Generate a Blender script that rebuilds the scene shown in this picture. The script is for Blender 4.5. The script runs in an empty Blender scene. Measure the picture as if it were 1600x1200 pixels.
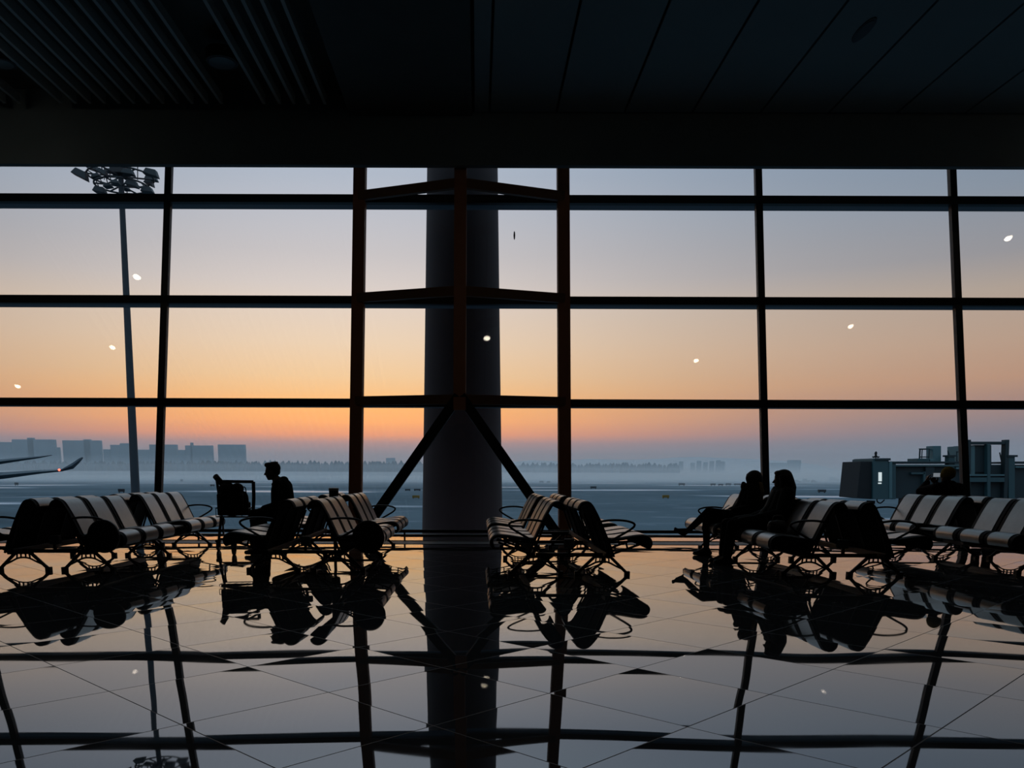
import bpy, bmesh, math, random
from mathutils import Vector, Matrix

random.seed(7)
S = bpy.context.scene
COL = S.collection
R = math.radians

# ------------------------------------------------------------------ camera
PITCH, ROLL, FPX, CAMH = 0.169, 0.003, 1300.0, 1.1
CX, YP = 745.02, 741.04 + 1300.0 * math.tan(0.169)
cam_d = bpy.data.cameras.new('camera')
cam = bpy.data.objects.new('camera', cam_d)
COL.objects.link(cam)
cam_d.sensor_width = 36.0
cam_d.lens = FPX / 1600.0 * 36.0
cam_d.shift_x = (800.0 - CX) / 1600.0
cam_d.shift_y = (YP - 600.0) / 1600.0
cam_d.clip_end = 20000
cam_d.clip_start = 0.05
cam.location = (0, 0, CAMH)
cam.rotation_euler = (Matrix.Rotation(math.pi / 2 - PITCH, 3, 'X') @ Matrix.Rotation(ROLL, 3, 'Z')).to_euler()
S.camera = cam

# ------------------------------------------------------------------ colour handling
S.view_settings.view_transform = 'Standard'
S.view_settings.look = 'None'
S.view_settings.exposure = 0.0
S.view_settings.gamma = 1.0
S.view_settings.use_curve_mapping = False
S.cycles.transparent_max_bounces = 32
S.cycles.max_bounces = 10
S.cycles.volume_bounces = 1


def lin(c):
    return tuple(((v / 255.0) / 12.92 if v / 255.0 <= 0.04045 else ((v / 255.0 + 0.055) / 1.055) ** 2.4) for v in c)


# ------------------------------------------------------------------ sky (a dusk sky with an orange glow on the horizon)
W = bpy.data.worlds.new('dusk_sky')
S.world = W
W.use_nodes = True
nt = W.node_tree
nt.nodes.clear()
def nd(t, **k):
    n = nt.nodes.new(t)
    for a, b in k.items():
        setattr(n, a, b)
    return n
def lk(a, b):
    nt.links.new(a, b)
out = nd('ShaderNodeOutputWorld')
bg = nd('ShaderNodeBackground')
tc = nd('ShaderNodeTexCoord')
sx = nd('ShaderNodeSeparateXYZ')
lk(tc.outputs['Generated'], sx.inputs[0])
# elevation 0..1 from the sine of the altitude
mr = nd('ShaderNodeMapRange')
mr.inputs['From Min'].default_value = -0.05
mr.inputs['From Max'].default_value = 0.45
lk(sx.outputs['Z'], mr.inputs['Value'])
def z_of(y):                              # photo row -> sine of the altitude
    u = (YP - y) / FPX
    dy, dz = math.cos(PITCH) + u * math.sin(PITCH), -math.sin(PITCH) + u * math.cos(PITCH)
    return dz / math.hypot(dy, dz)
def gain(z):                               # the glow is strongest low on the horizon, where haze dims it
    return 1.0 + 0.42 * math.exp(-((z - 0.045) / 0.036) ** 2)
def ramp(stops, gk=1.0):
    r = nd('ShaderNodeValToRGB')
    r.color_ramp.interpolation = 'LINEAR'
    el = r.color_ramp.elements
    first = True
    for i, (z, c) in enumerate(sorted(stops)):
        pos = (z + 0.05) / 0.5
        if i == 0:
            e = el[0]; e.position = pos
        elif i == 1:
            e = el[1]; e.position = pos
        else:
            e = el.new(pos)
        l = lin(c)
        g = 1.0 + (gain(z) - 1.0) * gk
        e.color = (l[0] * g / 2.5, l[1] * g / 2.5, l[2] * g / 2.5, 1)
    lk(mr.outputs[0], r.inputs[0])
    return r
near_sun = [(z_of(y), c) for y, c in ((275, (176, 184, 198)), (330, (188, 190, 199)), (400, (201, 195, 196)), (450, (216, 204, 198)),
            (490, (229, 209, 192)), (540, (240, 211, 180)), (590, (249, 206, 155)), (615, (253, 196, 130)), (640, (253, 178, 95)),
            (660, (246, 164, 84)), (680, (226, 142, 84)), (693, (170, 126, 112)), (710, (132, 120, 122)), (741, (122, 120, 128)))]
near_sun += [(0.46, (178, 203, 222))]
away = [(z_of(y), c) for y, c in ((275, (124, 141, 161)), (350, (132, 144, 159)), (440, (147, 146, 151)), (490, (172, 157, 146)),
        (560, (182, 153, 134)), (610, (182, 142, 118)), (640, (158, 127, 117)), (680, (118, 113, 122)), (700, (108, 110, 122)),
        (741, (104, 108, 120)))]
away += [(0.46, (150, 182, 206))]
ra, rb = ramp(near_sun), ramp(away, 0.35)
# azimuth distance from the place where the sun will rise
at = nd('ShaderNodeMath', operation='ARCTAN2')
lk(sx.outputs['X'], at.inputs[0]); lk(sx.outputs['Y'], at.inputs[1])
ad = nd('ShaderNodeMath', operation='ADD'); ad.inputs[1].default_value = 0.142
lk(at.outputs[0], ad.inputs[0])
sq = nd('ShaderNodeMath', operation='MULTIPLY'); lk(ad.outputs[0], sq.inputs[0]); lk(ad.outputs[0], sq.inputs[1])
dv = nd('ShaderNodeMath', operation='MULTIPLY'); dv.inputs[1].default_value = -1.0 / (0.40 ** 2)
lk(sq.outputs[0], dv.inputs[0])
ex = nd('ShaderNodeMath', operation='EXPONENT'); lk(dv.outputs[0], ex.inputs[0])
mx = nd('ShaderNodeMix', data_type='RGBA')
lk(ex.outputs[0], mx.inputs['Factor']); lk(rb.outputs[0], mx.inputs[6]); lk(ra.outputs[0], mx.inputs[7])
bg.inputs['Strength'].default_value = 2.75
lk(mx.outputs[2], bg.inputs['Color'])
lk(bg.outputs[0], out.inputs['Surface'])


# ------------------------------------------------------------------ pixel helpers (reading positions off the photograph)
def ray(x, y):
    X, Yd = x - CX, y - YP
    c, s = math.cos(ROLL), math.sin(ROLL)
    a, b = c * X + s * Yd, -s * X + c * Yd
    r, u = a / FPX, -b / FPX
    return Vector((r, math.cos(PITCH) + u * math.sin(PITCH), -math.sin(PITCH) + u * math.cos(PITCH)))
def at_y(x, y, Y):
    d = ray(x, y); t = Y / d.y
    return Vector((d.x * t, Y, CAMH + d.z * t))
def at_z(x, y, z):
    d = ray(x, y); t = (z - CAMH) / d.z
    return Vector((d.x * t, d.y * t, z))


# ------------------------------------------------------------------ materials
def mat(name, color, rough=0.5, metal=0.0, spec=0.5, noise=0.0, nscale=8.0, bump=0.0, bscale=60.0, emit=None, estr=0.0):
    m = bpy.data.materials.new(name)
    m.use_nodes = True
    t = m.node_tree
    b = t.nodes['Principled BSDF']
    b.inputs['Base Color'].default_value = (*color, 1)
    b.inputs['Roughness'].default_value = rough
    b.inputs['Metallic'].default_value = metal
    b.inputs['Specular IOR Level'].default_value = spec
    tcn = t.nodes.new('ShaderNodeTexCoord')
    if noise > 0:
        n = t.nodes.new('ShaderNodeTexNoise')
        n.inputs['Scale'].default_value = nscale
        n.inputs['Detail'].default_value = 5
        t.links.new(tcn.outputs['Object'], n.inputs['Vector'])
        h = t.nodes.new('ShaderNodeMix'); h.data_type = 'RGBA'
        h.inputs[6].default_value = (*[v * (1 - noise) for v in color], 1)
        h.inputs[7].default_value = (*[min(1, v * (1 + noise)) for v in color], 1)
        t.links.new(n.outputs['Fac'], h.inputs['Factor'])
        t.links.new(h.outputs[2], b.inputs['Base Color'])
    if bump > 0:
        n2 = t.nodes.new('ShaderNodeTexNoise')
        n2.inputs['Scale'].default_value = bscale
        t.links.new(tcn.outputs['Object'], n2.inputs['Vector'])
        bp = t.nodes.new('ShaderNodeBump')
        bp.inputs['Strength'].default_value = bump
        bp.inputs['Distance'].default_value = 0.01
        t.links.new(n2.outputs['Fac'], bp.inputs['Height'])
        t.links.new(bp.outputs['Normal'], b.inputs['Normal'])
    if emit:
        b.inputs['Emission Color'].default_value = (*emit, 1)
        b.inputs['Emission Strength'].default_value = estr
    return m

M = {}
M['paint_dark'] = mat('dark_ceiling_paint', (0.10, 0.11, 0.105), 0.7, noise=0.15, nscale=2)
M['bulkhead'] = mat('bulkhead_paint', (0.17, 0.22, 0.245), 0.75, noise=0.15, nscale=1.5)
M['panel'] = mat('ceiling_panel', (0.26, 0.33, 0.35), 0.6, noise=0.1, nscale=1)
M['slat'] = mat('ceiling_slat_metal', (0.5, 0.58, 0.58), 0.5, metal=0.0)
M['black'] = mat('black_void_paint', (0.006, 0.006, 0.006), 0.9)
M['frame'] = mat('dark_aluminium_frame', (0.012, 0.016, 0.019), 0.55, metal=0.1, noise=0.1)
M['transom'] = mat('sky_tinted_transom', (0.11, 0.15, 0.19), 0.6, noise=0.1, nscale=3)  # bluish sky light on the shelf undersides is put into this colour
M['redsteel'] = mat('red_brown_steel_paint', (0.40, 0.15, 0.065), 0.6, noise=0.15, nscale=4)
M['redsteel_dark'] = mat('dark_brown_steel_paint', (0.22, 0.10, 0.045), 0.6, noise=0.15, nscale=4)
M['concrete'] = mat('plum_grey_concrete', (0.044, 0.032, 0.034), 0.85, noise=0.2, nscale=1.5, bump=0.15, bscale=15)
M['shell'] = mat('seat_shell_metal', (0.27, 0.25, 0.23), 0.30, metal=0.75, noise=0.12, nscale=14, bump=0.06, bscale=140)
M['shell_black'] = mat('black_seat_shell', (0.008, 0.008, 0.009), 0.7, spec=0.2, noise=0.1, nscale=10)
M['legmetal'] = mat('black_leg_metal', (0.008, 0.008, 0.009), 0.5, metal=0.2, noise=0.1)
M['chrome'] = mat('dark_polished_tube', (0.05, 0.05, 0.05), 0.3, metal=0.7, noise=0.1)
M['laminate'] = mat('pale_table_laminate', (0.42, 0.40, 0.37), 0.3, noise=0.05)
M['socket'] = mat('grey_socket_plastic', (0.20, 0.22, 0.24), 0.5, noise=0.05)
M['blackplastic'] = mat('black_plastic', (0.008, 0.008, 0.009), 0.5, noise=0.1)
M['cloth_black'] = mat('black_cloth', (0.006, 0.006, 0.007), 0.95, spec=0.2, noise=0.3, nscale=25, bump=0.3, bscale=90)
M['cloth_denim'] = mat('dark_trouser_cloth', (0.007, 0.008, 0.011), 0.9, spec=0.2, noise=0.3, nscale=30, bump=0.3, bscale=120)
M['cloth_olive'] = mat('dark_olive_coat_cloth', (0.017, 0.018, 0.012), 0.95, spec=0.2, noise=0.3, nscale=20, bump=0.3, bscale=80)
M['cloth_teal'] = mat('dark_green_grey_coat', (0.014, 0.020, 0.020), 0.8, spec=0.3, noise=0.3, nscale=15, bump=0.3, bscale=50)
M['knit'] = mat('mustard_knit', (0.34, 0.25, 0.06), 0.95, spec=0.1, noise=0.3, nscale=60, bump=0.6, bscale=220)
M['scarf'] = mat('tan_scarf', (0.34, 0.25, 0.13), 0.95, spec=0.1, noise=0.3, nscale=40, bump=0.5, bscale=150)
M['skin'] = mat('skin', (0.20, 0.115, 0.08), 0.6, noise=0.1, nscale=30)
M['hair'] = mat('black_hair', (0.006, 0.005, 0.005), 0.6, noise=0.3, nscale=80, bump=0.5, bscale=180)
M['shoe'] = mat('black_shoe_leather', (0.007, 0.007, 0.007), 0.4, noise=0.2, nscale=20)
M['bag'] = mat('black_bag_nylon', (0.008, 0.009, 0.010), 0.75, noise=0.3, nscale=18, bump=0.4, bscale=40)
M['bag_grey'] = mat('grey_bag_leather', (0.16, 0.16, 0.16), 0.5, noise=0.2, nscale=25, bump=0.3, bscale=60)
M['phone'] = mat('silver_phone_body', (0.5, 0.52, 0.55), 0.25, metal=0.8, noise=0.05)
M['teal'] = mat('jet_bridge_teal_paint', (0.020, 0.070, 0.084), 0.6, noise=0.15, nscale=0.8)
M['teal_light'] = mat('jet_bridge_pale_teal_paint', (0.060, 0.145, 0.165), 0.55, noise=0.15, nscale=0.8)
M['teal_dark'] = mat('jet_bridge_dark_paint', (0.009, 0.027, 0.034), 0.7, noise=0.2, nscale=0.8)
M['rubber'] = mat('bellows_rubber', (0.008, 0.012, 0.015), 0.9, noise=0.2, nscale=3)
M['wing'] = mat('aircraft_blue_grey_paint', (0.03, 0.05, 0.07), 0.45, noise=0.1, nscale=0.5)
M['red_lamp'] = mat('red_lamp', (0.6, 0.03, 0.02), 0.4, emit=(1.0, 0.09, 0.05), estr=5.0)
M['white_lamp'] = mat('lit_window', (0.6, 0.62, 0.6), 0.4, emit=(0.85, 0.95, 0.95), estr=0.62)
M['screen_lit'] = mat('lit_phone_screen', (0.1, 0.1, 0.1), 0.3, emit=(0.7, 0.8, 0.9), estr=0.22)
M['mastm'] = mat('galvanised_mast_steel', (0.025, 0.042, 0.055), 0.6, metal=0.2, noise=0.15, nscale=0.6)
M['floodm'] = mat('floodlight_housing', (0.016, 0.024, 0.030), 0.6, noise=0.15, nscale=2)
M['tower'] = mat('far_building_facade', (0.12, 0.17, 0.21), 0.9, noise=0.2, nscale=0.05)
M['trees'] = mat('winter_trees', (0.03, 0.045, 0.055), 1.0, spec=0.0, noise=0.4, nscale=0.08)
M['hill'] = mat('haze_pale_hills', (0.52, 0.50, 0.52), 1.0, spec=0.0, noise=0.3, nscale=0.004)  # base colour paled to stand in for haze over the distance
M['sign_dark'] = mat('airfield_sign_panel', (0.010, 0.013, 0.018), 0.7, noise=0.2, nscale=1)
M['sign_yellow'] = mat('yellow_box_paint', (0.16, 0.11, 0.02), 0.7, noise=0.2, nscale=1)
M['lamp_lit'] = mat('warm_lamp_lens', (0.9, 0.85, 0.75), 0.4, emit=(1.0, 0.86, 0.68), estr=40.0)
M['lampglass'] = mat('unlit_lamp_glass', (0.09, 0.10, 0.10), 0.3, noise=0.05)
M['sill'] = mat('grey_floor_grille', (0.06, 0.06, 0.06), 0.5, metal=0.3, noise=0.2, nscale=20)
M['carton'] = mat('dark_brown_box', (0.014, 0.011, 0.010), 0.7, noise=0.2, nscale=15)


def floor_material():
    m = bpy.data.materials.new('polished_stone_tiles')
    m.use_nodes = True
    t = m.node_tree
    b = t.nodes['Principled BSDF']
    N = t.nodes.new
    L = t.links.new
    def math_(op, a, b_=None):
        n = N('ShaderNodeMath'); n.operation = op
        for i, v in enumerate((a, b_)):
            if v is None: continue
            if isinstance(v, (int, float)): n.inputs[i].default_value = v
            else: L(v, n.inputs[i])
        return n.outputs[0]
    tcn = N('ShaderNodeTexCoord')
    sp = N('ShaderNodeSeparateXYZ'); L(tcn.outputs['Object'], sp.inputs[0])
    k = 1 / math.sqrt(2)
    A = math_('MULTIPLY', math_('ADD', sp.outputs[0], sp.outputs[1]), k)
    B = math_('MULTIPLY', math_('SUBTRACT', sp.outputs[0], sp.outputs[1]), k)
    A = math_('DIVIDE', math_('SUBTRACT', A, 1.59), 0.79)
    B = math_('DIVIDE', math_('ADD', B, 1.05), 0.80)
    fa, fb = math_('FLOOR', A), math_('FLOOR', B)
    # joints
    da = math_('ABSOLUTE', math_('SUBTRACT', A, math_('ROUND', A)))
    db = math_('ABSOLUTE', math_('SUBTRACT', B, math_('ROUND', B)))
    d = math_('MINIMUM', da, db)
    joint = math_('LESS_THAN', d, 0.0042)
    # each tile lies at a slightly different tilt, and is faintly wavy
    cv = N('ShaderNodeCombineXYZ'); L(fa, cv.inputs[0]); L(fb, cv.inputs[1])
    wn = N('ShaderNodeTexWhiteNoise'); wn.noise_dimensions = '3D'; L(cv.outputs[0], wn.inputs['Vector'])
    nz = N('ShaderNodeTexNoise'); nz.inputs['Scale'].default_value = 1.1; nz.inputs['Detail'].default_value = 0
    L(tcn.outputs['Object'], nz.inputs['Vector'])
    def off(src, amt):
        s1 = N('ShaderNodeVectorMath'); s1.operation = 'SUBTRACT'; L(src, s1.inputs[0]); s1.inputs[1].default_value = (0.5, 0.5, 0.5)
        s2 = N('ShaderNodeVectorMath'); s2.operation = 'MULTIPLY'; L(s1.outputs[0], s2.inputs[0]); s2.inputs[1].default_value = (amt, amt, 0)
        return s2.outputs[0]
    v1, v2 = off(wn.outputs['Color'], 0.0075), off(nz.outputs['Color'], 0.007)
    s = N('ShaderNodeVectorMath'); s.operation = 'ADD'; L(v1, s.inputs[0]); L(v2, s.inputs[1])
    # slight dishing of each tile
    ra_ = math_('SUBTRACT', math_('SUBTRACT', A, fa), 0.5); rb_ = math_('SUBTRACT', math_('SUBTRACT', B, fb), 0.5)
    wv = N('ShaderNodeTexWhiteNoise'); wv.noise_dimensions = '3D'
    cv2 = N('ShaderNodeCombineXYZ'); L(fa, cv2.inputs[0]); L(fb, cv2.inputs[1]); cv2.inputs[2].default_value = 5.0
    L(cv2.outputs[0], wv.inputs['Vector'])
    amp = math_('MULTIPLY', math_('SUBTRACT', wv.outputs['Value'], 0.1), 0.013)
    dx = math_('MULTIPLY', math_('ADD', ra_, rb_), amp); dy = math_('MULTIPLY', math_('SUBTRACT', ra_, rb_), amp)
    cd = N('ShaderNodeCombineXYZ'); L(dx, cd.inputs[0]); L(dy, cd.inputs[1])
    sd = N('ShaderNodeVectorMath'); sd.operation = 'ADD'; L(s.outputs[0], sd.inputs[0]); L(cd.outputs[0], sd.inputs[1])
    s = sd
    s3 = N('ShaderNodeVectorMath'); s3.operation = 'ADD'; L(s.outputs[0], s3.inputs[0]); s3.inputs[1].default_value = (0, 0, 1)
    nn = N('ShaderNodeVectorMath'); nn.operation = 'NORMALIZE'; L(s3.outputs[0], nn.inputs[0])
    L(nn.outputs[0], b.inputs['Normal'])
    # faint veining in the stone
    n2 = N('ShaderNodeTexNoise'); n2.inputs['Scale'].default_value = 3.0; n2.inputs['Detail'].default_value = 8
    L(tcn.outputs['Object'], n2.inputs['Vector'])
    mc = N('ShaderNodeMix'); mc.data_type = 'RGBA'
    mc.inputs[6].default_value = (0.075, 0.083, 0.090, 1); mc.inputs[7].default_value = (0.115, 0.125, 0.135, 1)
    L(n2.outputs['Fac'], mc.inputs['Factor'])
    mj = N('ShaderNodeMix'); mj.data_type = 'RGBA'
    mj.inputs[7].default_value = (0.004, 0.004, 0.004, 1)
    L(mc.outputs[2], mj.inputs[6]); L(joint, mj.inputs['Factor'])
    L(mj.outputs[2], b.inputs['Base Color'])
    n3 = N('ShaderNodeTexNoise'); n3.inputs['Scale'].default_value = 2.2; n3.inputs['Detail'].default_value = 6
    L(tcn.outputs['Object'], n3.inputs['Vector'])
    rr = N('ShaderNodeMapRange'); rr.inputs['From Min'].default_value = 0.35; rr.inputs['From Max'].default_value = 0.7
    rr.inputs['To Min'].default_value = 0.008; rr.inputs['To Max'].default_value = 0.028
    L(n3.outputs['Fac'], rr.inputs['Value'])
    ro = math_('ADD', rr.outputs[0], math_('MULTIPLY', joint, 0.5))
    L(ro, b.inputs['Roughness'])
    sp_ = math_('SUBTRACT', 0.5, math_('MULTIPLY', joint, 0.45))
    L(sp_, b.inputs['Specular IOR Level'])
    b.inputs['IOR'].default_value = 2.25
    return m
M['floor'] = floor_material()


def ground_material():
    m = bpy.data.materials.new('winter_airfield_ground')
    m.use_nodes = True
    t = m.node_tree
    b = t.nodes['Principled BSDF']
    N, L = t.nodes.new, t.links.new
    tcn = N('ShaderNodeTexCoord')
    def noise(scale, detail, vec=(1, 1, 1)):
        mp = N('ShaderNodeMapping'); mp.inputs['Scale'].default_value = vec
        L(tcn.outputs['Object'], mp.inputs[0])
        n = N('ShaderNodeTexNoise'); n.inputs['Scale'].default_value = scale; n.inputs['Detail'].default_value = detail
        L(mp.outputs[0], n.inputs['Vector'])
        return n.outputs['Fac']
    def rng(v, a, b_):
        r = N('ShaderNodeMapRange'); r.inputs['From Min'].default_value = a; r.inputs['From Max'].default_value = b_
        L(v, r.inputs['Value'])
        return r.outputs[0]
    base = N('ShaderNodeMix'); base.data_type = 'RGBA'
    base.inputs[6].default_value = (0.046, 0.086, 0.110, 1); base.inputs[7].default_value = (0.080, 0.128, 0.156, 1)
    L(rng(noise(0.012, 4, (0.35, 1, 1)), 0.35, 0.65), base.inputs['Factor'])
    ice = rng(noise(0.02, 6, (0.3, 1, 1)), 0.575, 0.66)
    c2 = N('ShaderNodeMix'); c2.data_type = 'RGBA'
    c2.inputs[7].default_value = (0.50, 0.56, 0.64, 1)
    L(base.outputs[2], c2.inputs[6]); L(ice, c2.inputs['Factor'])
    fine = rng(noise(0.25, 8, (0.5, 1, 1)), 0.60, 0.70)
    c3 = N('ShaderNodeMix'); c3.data_type = 'RGBA'
    c3.inputs[7].default_value = (0.16, 0.20, 0.24, 1)
    L(c2.outputs[2], c3.inputs[6]); L(fine, c3.inputs['Factor'])
    L(c3.outputs[2], b.inputs['Base Color'])
    rr = N('ShaderNodeMapRange'); rr.inputs['To Min'].default_value = 0.9; rr.inputs['To Max'].default_value = 0.25
    L(ice, rr.inputs['Value']); L(rr.outputs[0], b.inputs['Roughness'])
    b.inputs['Specular IOR Level'].default_value = 0.15
    return m
M['ground'] = ground_material()


def glass_material():
    m = bpy.data.materials.new('window_glass')
    m.use_nodes = True
    t = m.node_tree
    t.nodes.clear()
    N, L = t.nodes.new, t.links.new
    o = N('ShaderNodeOutputMaterial')
    tr = N('ShaderNodeBsdfTransparent'); tr.inputs['Color'].default_value = (0.975, 0.98, 0.98, 1)
    gl = N('ShaderNodeBsdfGlossy'); gl.inputs['Roughness'].default_value = 0.0
    fr = N('ShaderNodeFresnel'); fr.inputs['IOR'].default_value = 1.3
    mxn = N('ShaderNodeMixShader')
    L(fr.outputs[0], mxn.inputs[0]); L(tr.outputs[0], mxn.inputs[1]); L(gl.outputs[0], mxn.inputs[2])
    L(mxn.outputs[0], o.inputs['Surface'])
    return m
M['glass'] = glass_material()


def fog_material(name, dens, color=(1, 1, 1)):
    m = bpy.data.materials.new(name)
    m.use_nodes = True
    t = m.node_tree
    t.nodes.clear()
    o = t.nodes.new('ShaderNodeOutputMaterial')
    v = t.nodes.new('ShaderNodeVolumeScatter')
    v.inputs['Color'].default_value = (*color, 1)
    v.inputs['Density'].default_value = dens
    v.inputs['Anisotropy'].default_value = 0.2
    t.links.new(v.outputs[0], o.inputs['Volume'])
    return m


# ------------------------------------------------------------------ mesh builder
def catmull(pts, n=6):
    pts = [Vector(p) for p in pts]
    res = []
    P = [pts[0] * 2 - pts[1]] + pts + [pts[-1] * 2 - pts[-2]]
    for i in range(1, len(P) - 2):
        p0, p1, p2, p3 = P[i - 1], P[i], P[i + 1], P[i + 2]
        for k in range(n):
            t = k / n
            res.append(0.5 * ((2 * p1) + (p2 - p0) * t + (2 * p0 - 5 * p1 + 4 * p2 - p3) * t * t + (3 * p1 - p0 - 3 * p2 + p3) * t ** 3))
    res.append(pts[-1].copy())
    return res


class MB:
    def __init__(self):
        self.bm = bmesh.new()

    def box(self, lo, hi, mtx=None):
        x0, y0, z0 = lo; x1, y1, z1 = hi
        vs = [self.bm.verts.new(Vector(p) if mtx is None else mtx @ Vector(p)) for p in
              ((x0, y0, z0), (x1, y0, z0), (x1, y1, z0), (x0, y1, z0), (x0, y0, z1), (x1, y0, z1), (x1, y1, z1), (x0, y1, z1))]
        for f in ((3, 2, 1, 0), (4, 5, 6, 7), (0, 1, 5, 4), (1, 2, 6, 5), (2, 3, 7, 6), (3, 0, 4, 7)):
            self.bm.faces.new([vs[i] for i in f])
        return self

    def hexa(self, pts):
        vs = [self.bm.verts.new(Vector(p)) for p in pts]
        for f in ((3, 2, 1, 0), (4, 5, 6, 7), (0, 1, 5, 4), (1, 2, 6, 5), (2, 3, 7, 6), (3, 0, 4, 7)):
            self.bm.faces.new([vs[i] for i in f])
        return self

    def beam(self, a, b, w, h, up=(0, 0, 1)):
        """a rectangular bar from a to b, w wide and h deep"""
        a, b = Vector(a), Vector(b)
        d = (b - a).normalized()
        u = Vector(up)
        if abs(d.dot(u)) > 0.98: u = Vector((0, 1, 0))
        s = d.cross(u).normalized(); n = s.cross(d).normalized()
        q = []
        for p in (a, b):
            for (i, j) in ((-1, -1), (1, -1), (1, 1), (-1, 1)):
                q.append(p + s * (i * w / 2) + n * (j * h / 2))
        return self.hexa(q)

    def tube(self, pts, r, seg=10, r2=None, closed=False, caps=True):
        pts = [Vector(p) for p in pts]
        n = len(pts)
        rs = [r if r2 is None else r + (r2 - r) * i / (n - 1) for i in range(n)] if not isinstance(r, (list, tuple)) else list(r)
        rings = []
        prev = None
        for i, p in enumerate(pts):
            if closed: t = (pts[(i + 1) % n] - pts[i - 1]).normalized()
            elif i == 0: t = (pts[1] - p).normalized()
            elif i == n - 1: t = (p - pts[i - 1]).normalized()
            else: t = ((pts[i + 1] - p).normalized() + (p - pts[i - 1]).normalized()).normalized()
            if prev is None:
                a = Vector((0, 0, 1)) if abs(t.z) < 0.9 else Vector((1, 0, 0))
            else:
                a = prev
            s = (a - t * a.dot(t)).normalized(); prev = s
            u = t.cross(s)
            rings.append([self.bm.verts.new(p + (s * math.cos(2 * math.pi * k / seg) + u * math.sin(2 * math.pi * k / seg)) * rs[i]) for k in range(seg)])
        m = n if closed else n - 1
        for i in range(m):
            A, B = rings[i], rings[(i + 1) % n]
            for k in range(seg):
                self.bm.faces.new((A[k], A[(k + 1) % seg], B[(k + 1) % seg], B[k]))
        if not closed and caps:
            self.bm.faces.new(list(reversed(rings[0]))); self.bm.faces.new(rings[-1])
        return self

    def capsule(self, a, b, r1, r2, seg=16, cap=5):
        """a closed tapered limb with round ends"""
        a, b = Vector(a), Vector(b)
        d = b - a
        L = d.length or 1e-4
        t = d / L if d.length else Vector((0, 0, 1))
        pts, rs = [], []
        for k in range(cap):
            an = math.pi / 2 * (1 - (k + 0.25) / cap)
            pts.append(a - t * r1 * math.sin(an)); rs.append(max(r1 * math.cos(an), 1e-4))
        for k in range(1, 4):
            pts.append(a + d * (k / 4)); rs.append(r1 + (r2 - r1) * k / 4)
        for k in range(cap):
            an = math.pi / 2 * ((k + 0.75 - 0.0) / cap) * 0.97
            pts.append(b + t * r2 * math.sin(an)); rs.append(max(r2 * math.cos(an), 1e-4))
        return self.tube(pts, rs, seg)

    def limb(self, pts, rs, seg=16):
        for i in range(len(pts) - 1):
            self.capsule(pts[i], pts[i + 1], rs[i], rs[i + 1], seg)
        return self

    def ell(self, c, r, rot=None, seg=20, rings=12):
        c = Vector(c)
        rows = []
        for i in range(1, rings):
            th = math.pi * i / rings
            row = []
            for k in range(seg):
                ph = 2 * math.pi * k / seg
                v = Vector((r[0] * math.sin(th) * math.cos(ph), r[1] * math.sin(th) * math.sin(ph), r[2] * math.cos(th)))
                if rot is not None: v = rot @ v
                row.append(self.bm.verts.new(c + v))
            rows.append(row)
        def pole(z):
            v = Vector((0, 0, z))
            if rot is not None: v = rot @ v
            return self.bm.verts.new(c + v)
        top, bot = pole(r[2]), pole(-r[2])
        for k in range(seg):
            k2 = (k + 1) % seg
            self.bm.faces.new((top, rows[0][k], rows[0][k2]))
            self.bm.faces.new((bot, rows[-1][k2], rows[-1][k]))
            for i in range(len(rows) - 1):
                self.bm.faces.new((rows[i][k], rows[i + 1][k], rows[i + 1][k2], rows[i][k2]))
        return self

    def lathe(self, prof, c=(0, 0, 0), seg=32):
        """profile of (radius, z), closed at both ends"""
        c = Vector(c)
        rows = [[self.bm.verts.new(c + Vector((r * math.cos(2 * math.pi * k / seg), r * math.sin(2 * math.pi * k / seg), z))) for k in range(seg)] for r, z in prof]
        for i in range(len(rows) - 1):
            for k in range(seg):
                k2 = (k + 1) % seg
                self.bm.faces.new((rows[i][k], rows[i][k2], rows[i + 1][k2], rows[i + 1][k]))
        self.bm.faces.new(list(reversed(rows[0]))); self.bm.faces.new(rows[-1])
        return self

    def shell(self, line, thick, y0, y1, fn):
        """a bent sheet: a polyline of (u, z) given thickness and run from y0 to y1; fn(u, y, z) places it"""
        n = len(line)
        offs = []
        for i, (u, z) in enumerate(line):
            a = line[max(i - 1, 0)]; b = line[min(i + 1, n - 1)]
            tx, tz = b[0] - a[0], b[1] - a[1]
            l = math.hypot(tx, tz)
            offs.append((u + tz / l * thick, z - tx / l * thick))
        A0 = [self.bm.verts.new(fn(u, y0, z)) for u, z in line]; A1 = [self.bm.verts.new(fn(u, y1, z)) for u, z in line]
        B0 = [self.bm.verts.new(fn(u, y0, z)) for u, z in offs]; B1 = [self.bm.verts.new(fn(u, y1, z)) for u, z in offs]
        for i in range(n - 1):
            self.bm.faces.new((A0[i], A0[i + 1], A1[i + 1], A1[i]))
            self.bm.faces.new((B0[i], B1[i], B1[i + 1], B0[i + 1]))
            self.bm.faces.new((A0[i], B0[i], B0[i + 1], A0[i + 1]))
            self.bm.faces.new((A1[i], A1[i + 1], B1[i + 1], B1[i]))
        self.bm.faces.new((A0[0], A1[0], B1[0], B0[0])); self.bm.faces.new((A0[-1], B0[-1], B1[-1], A1[-1]))
        return self

    def prism(self, poly, y0, y1, fn=None):
        """a convex polygon of (x, z) run from y0 to y1"""
        fn = fn or (lambda x, y, z: Vector((x, y, z)))
        A = [self.bm.verts.new(fn(x, y0, z)) for x, z in poly]; B = [self.bm.verts.new(fn(x, y1, z)) for x, z in poly]
        n = len(poly)
        self.bm.faces.new(A); self.bm.faces.new(list(reversed(B)))
        for i in range(n):
            self.bm.faces.new((A[(i + 1) % n], A[i], B[i], B[(i + 1) % n]))
        return self

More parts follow.
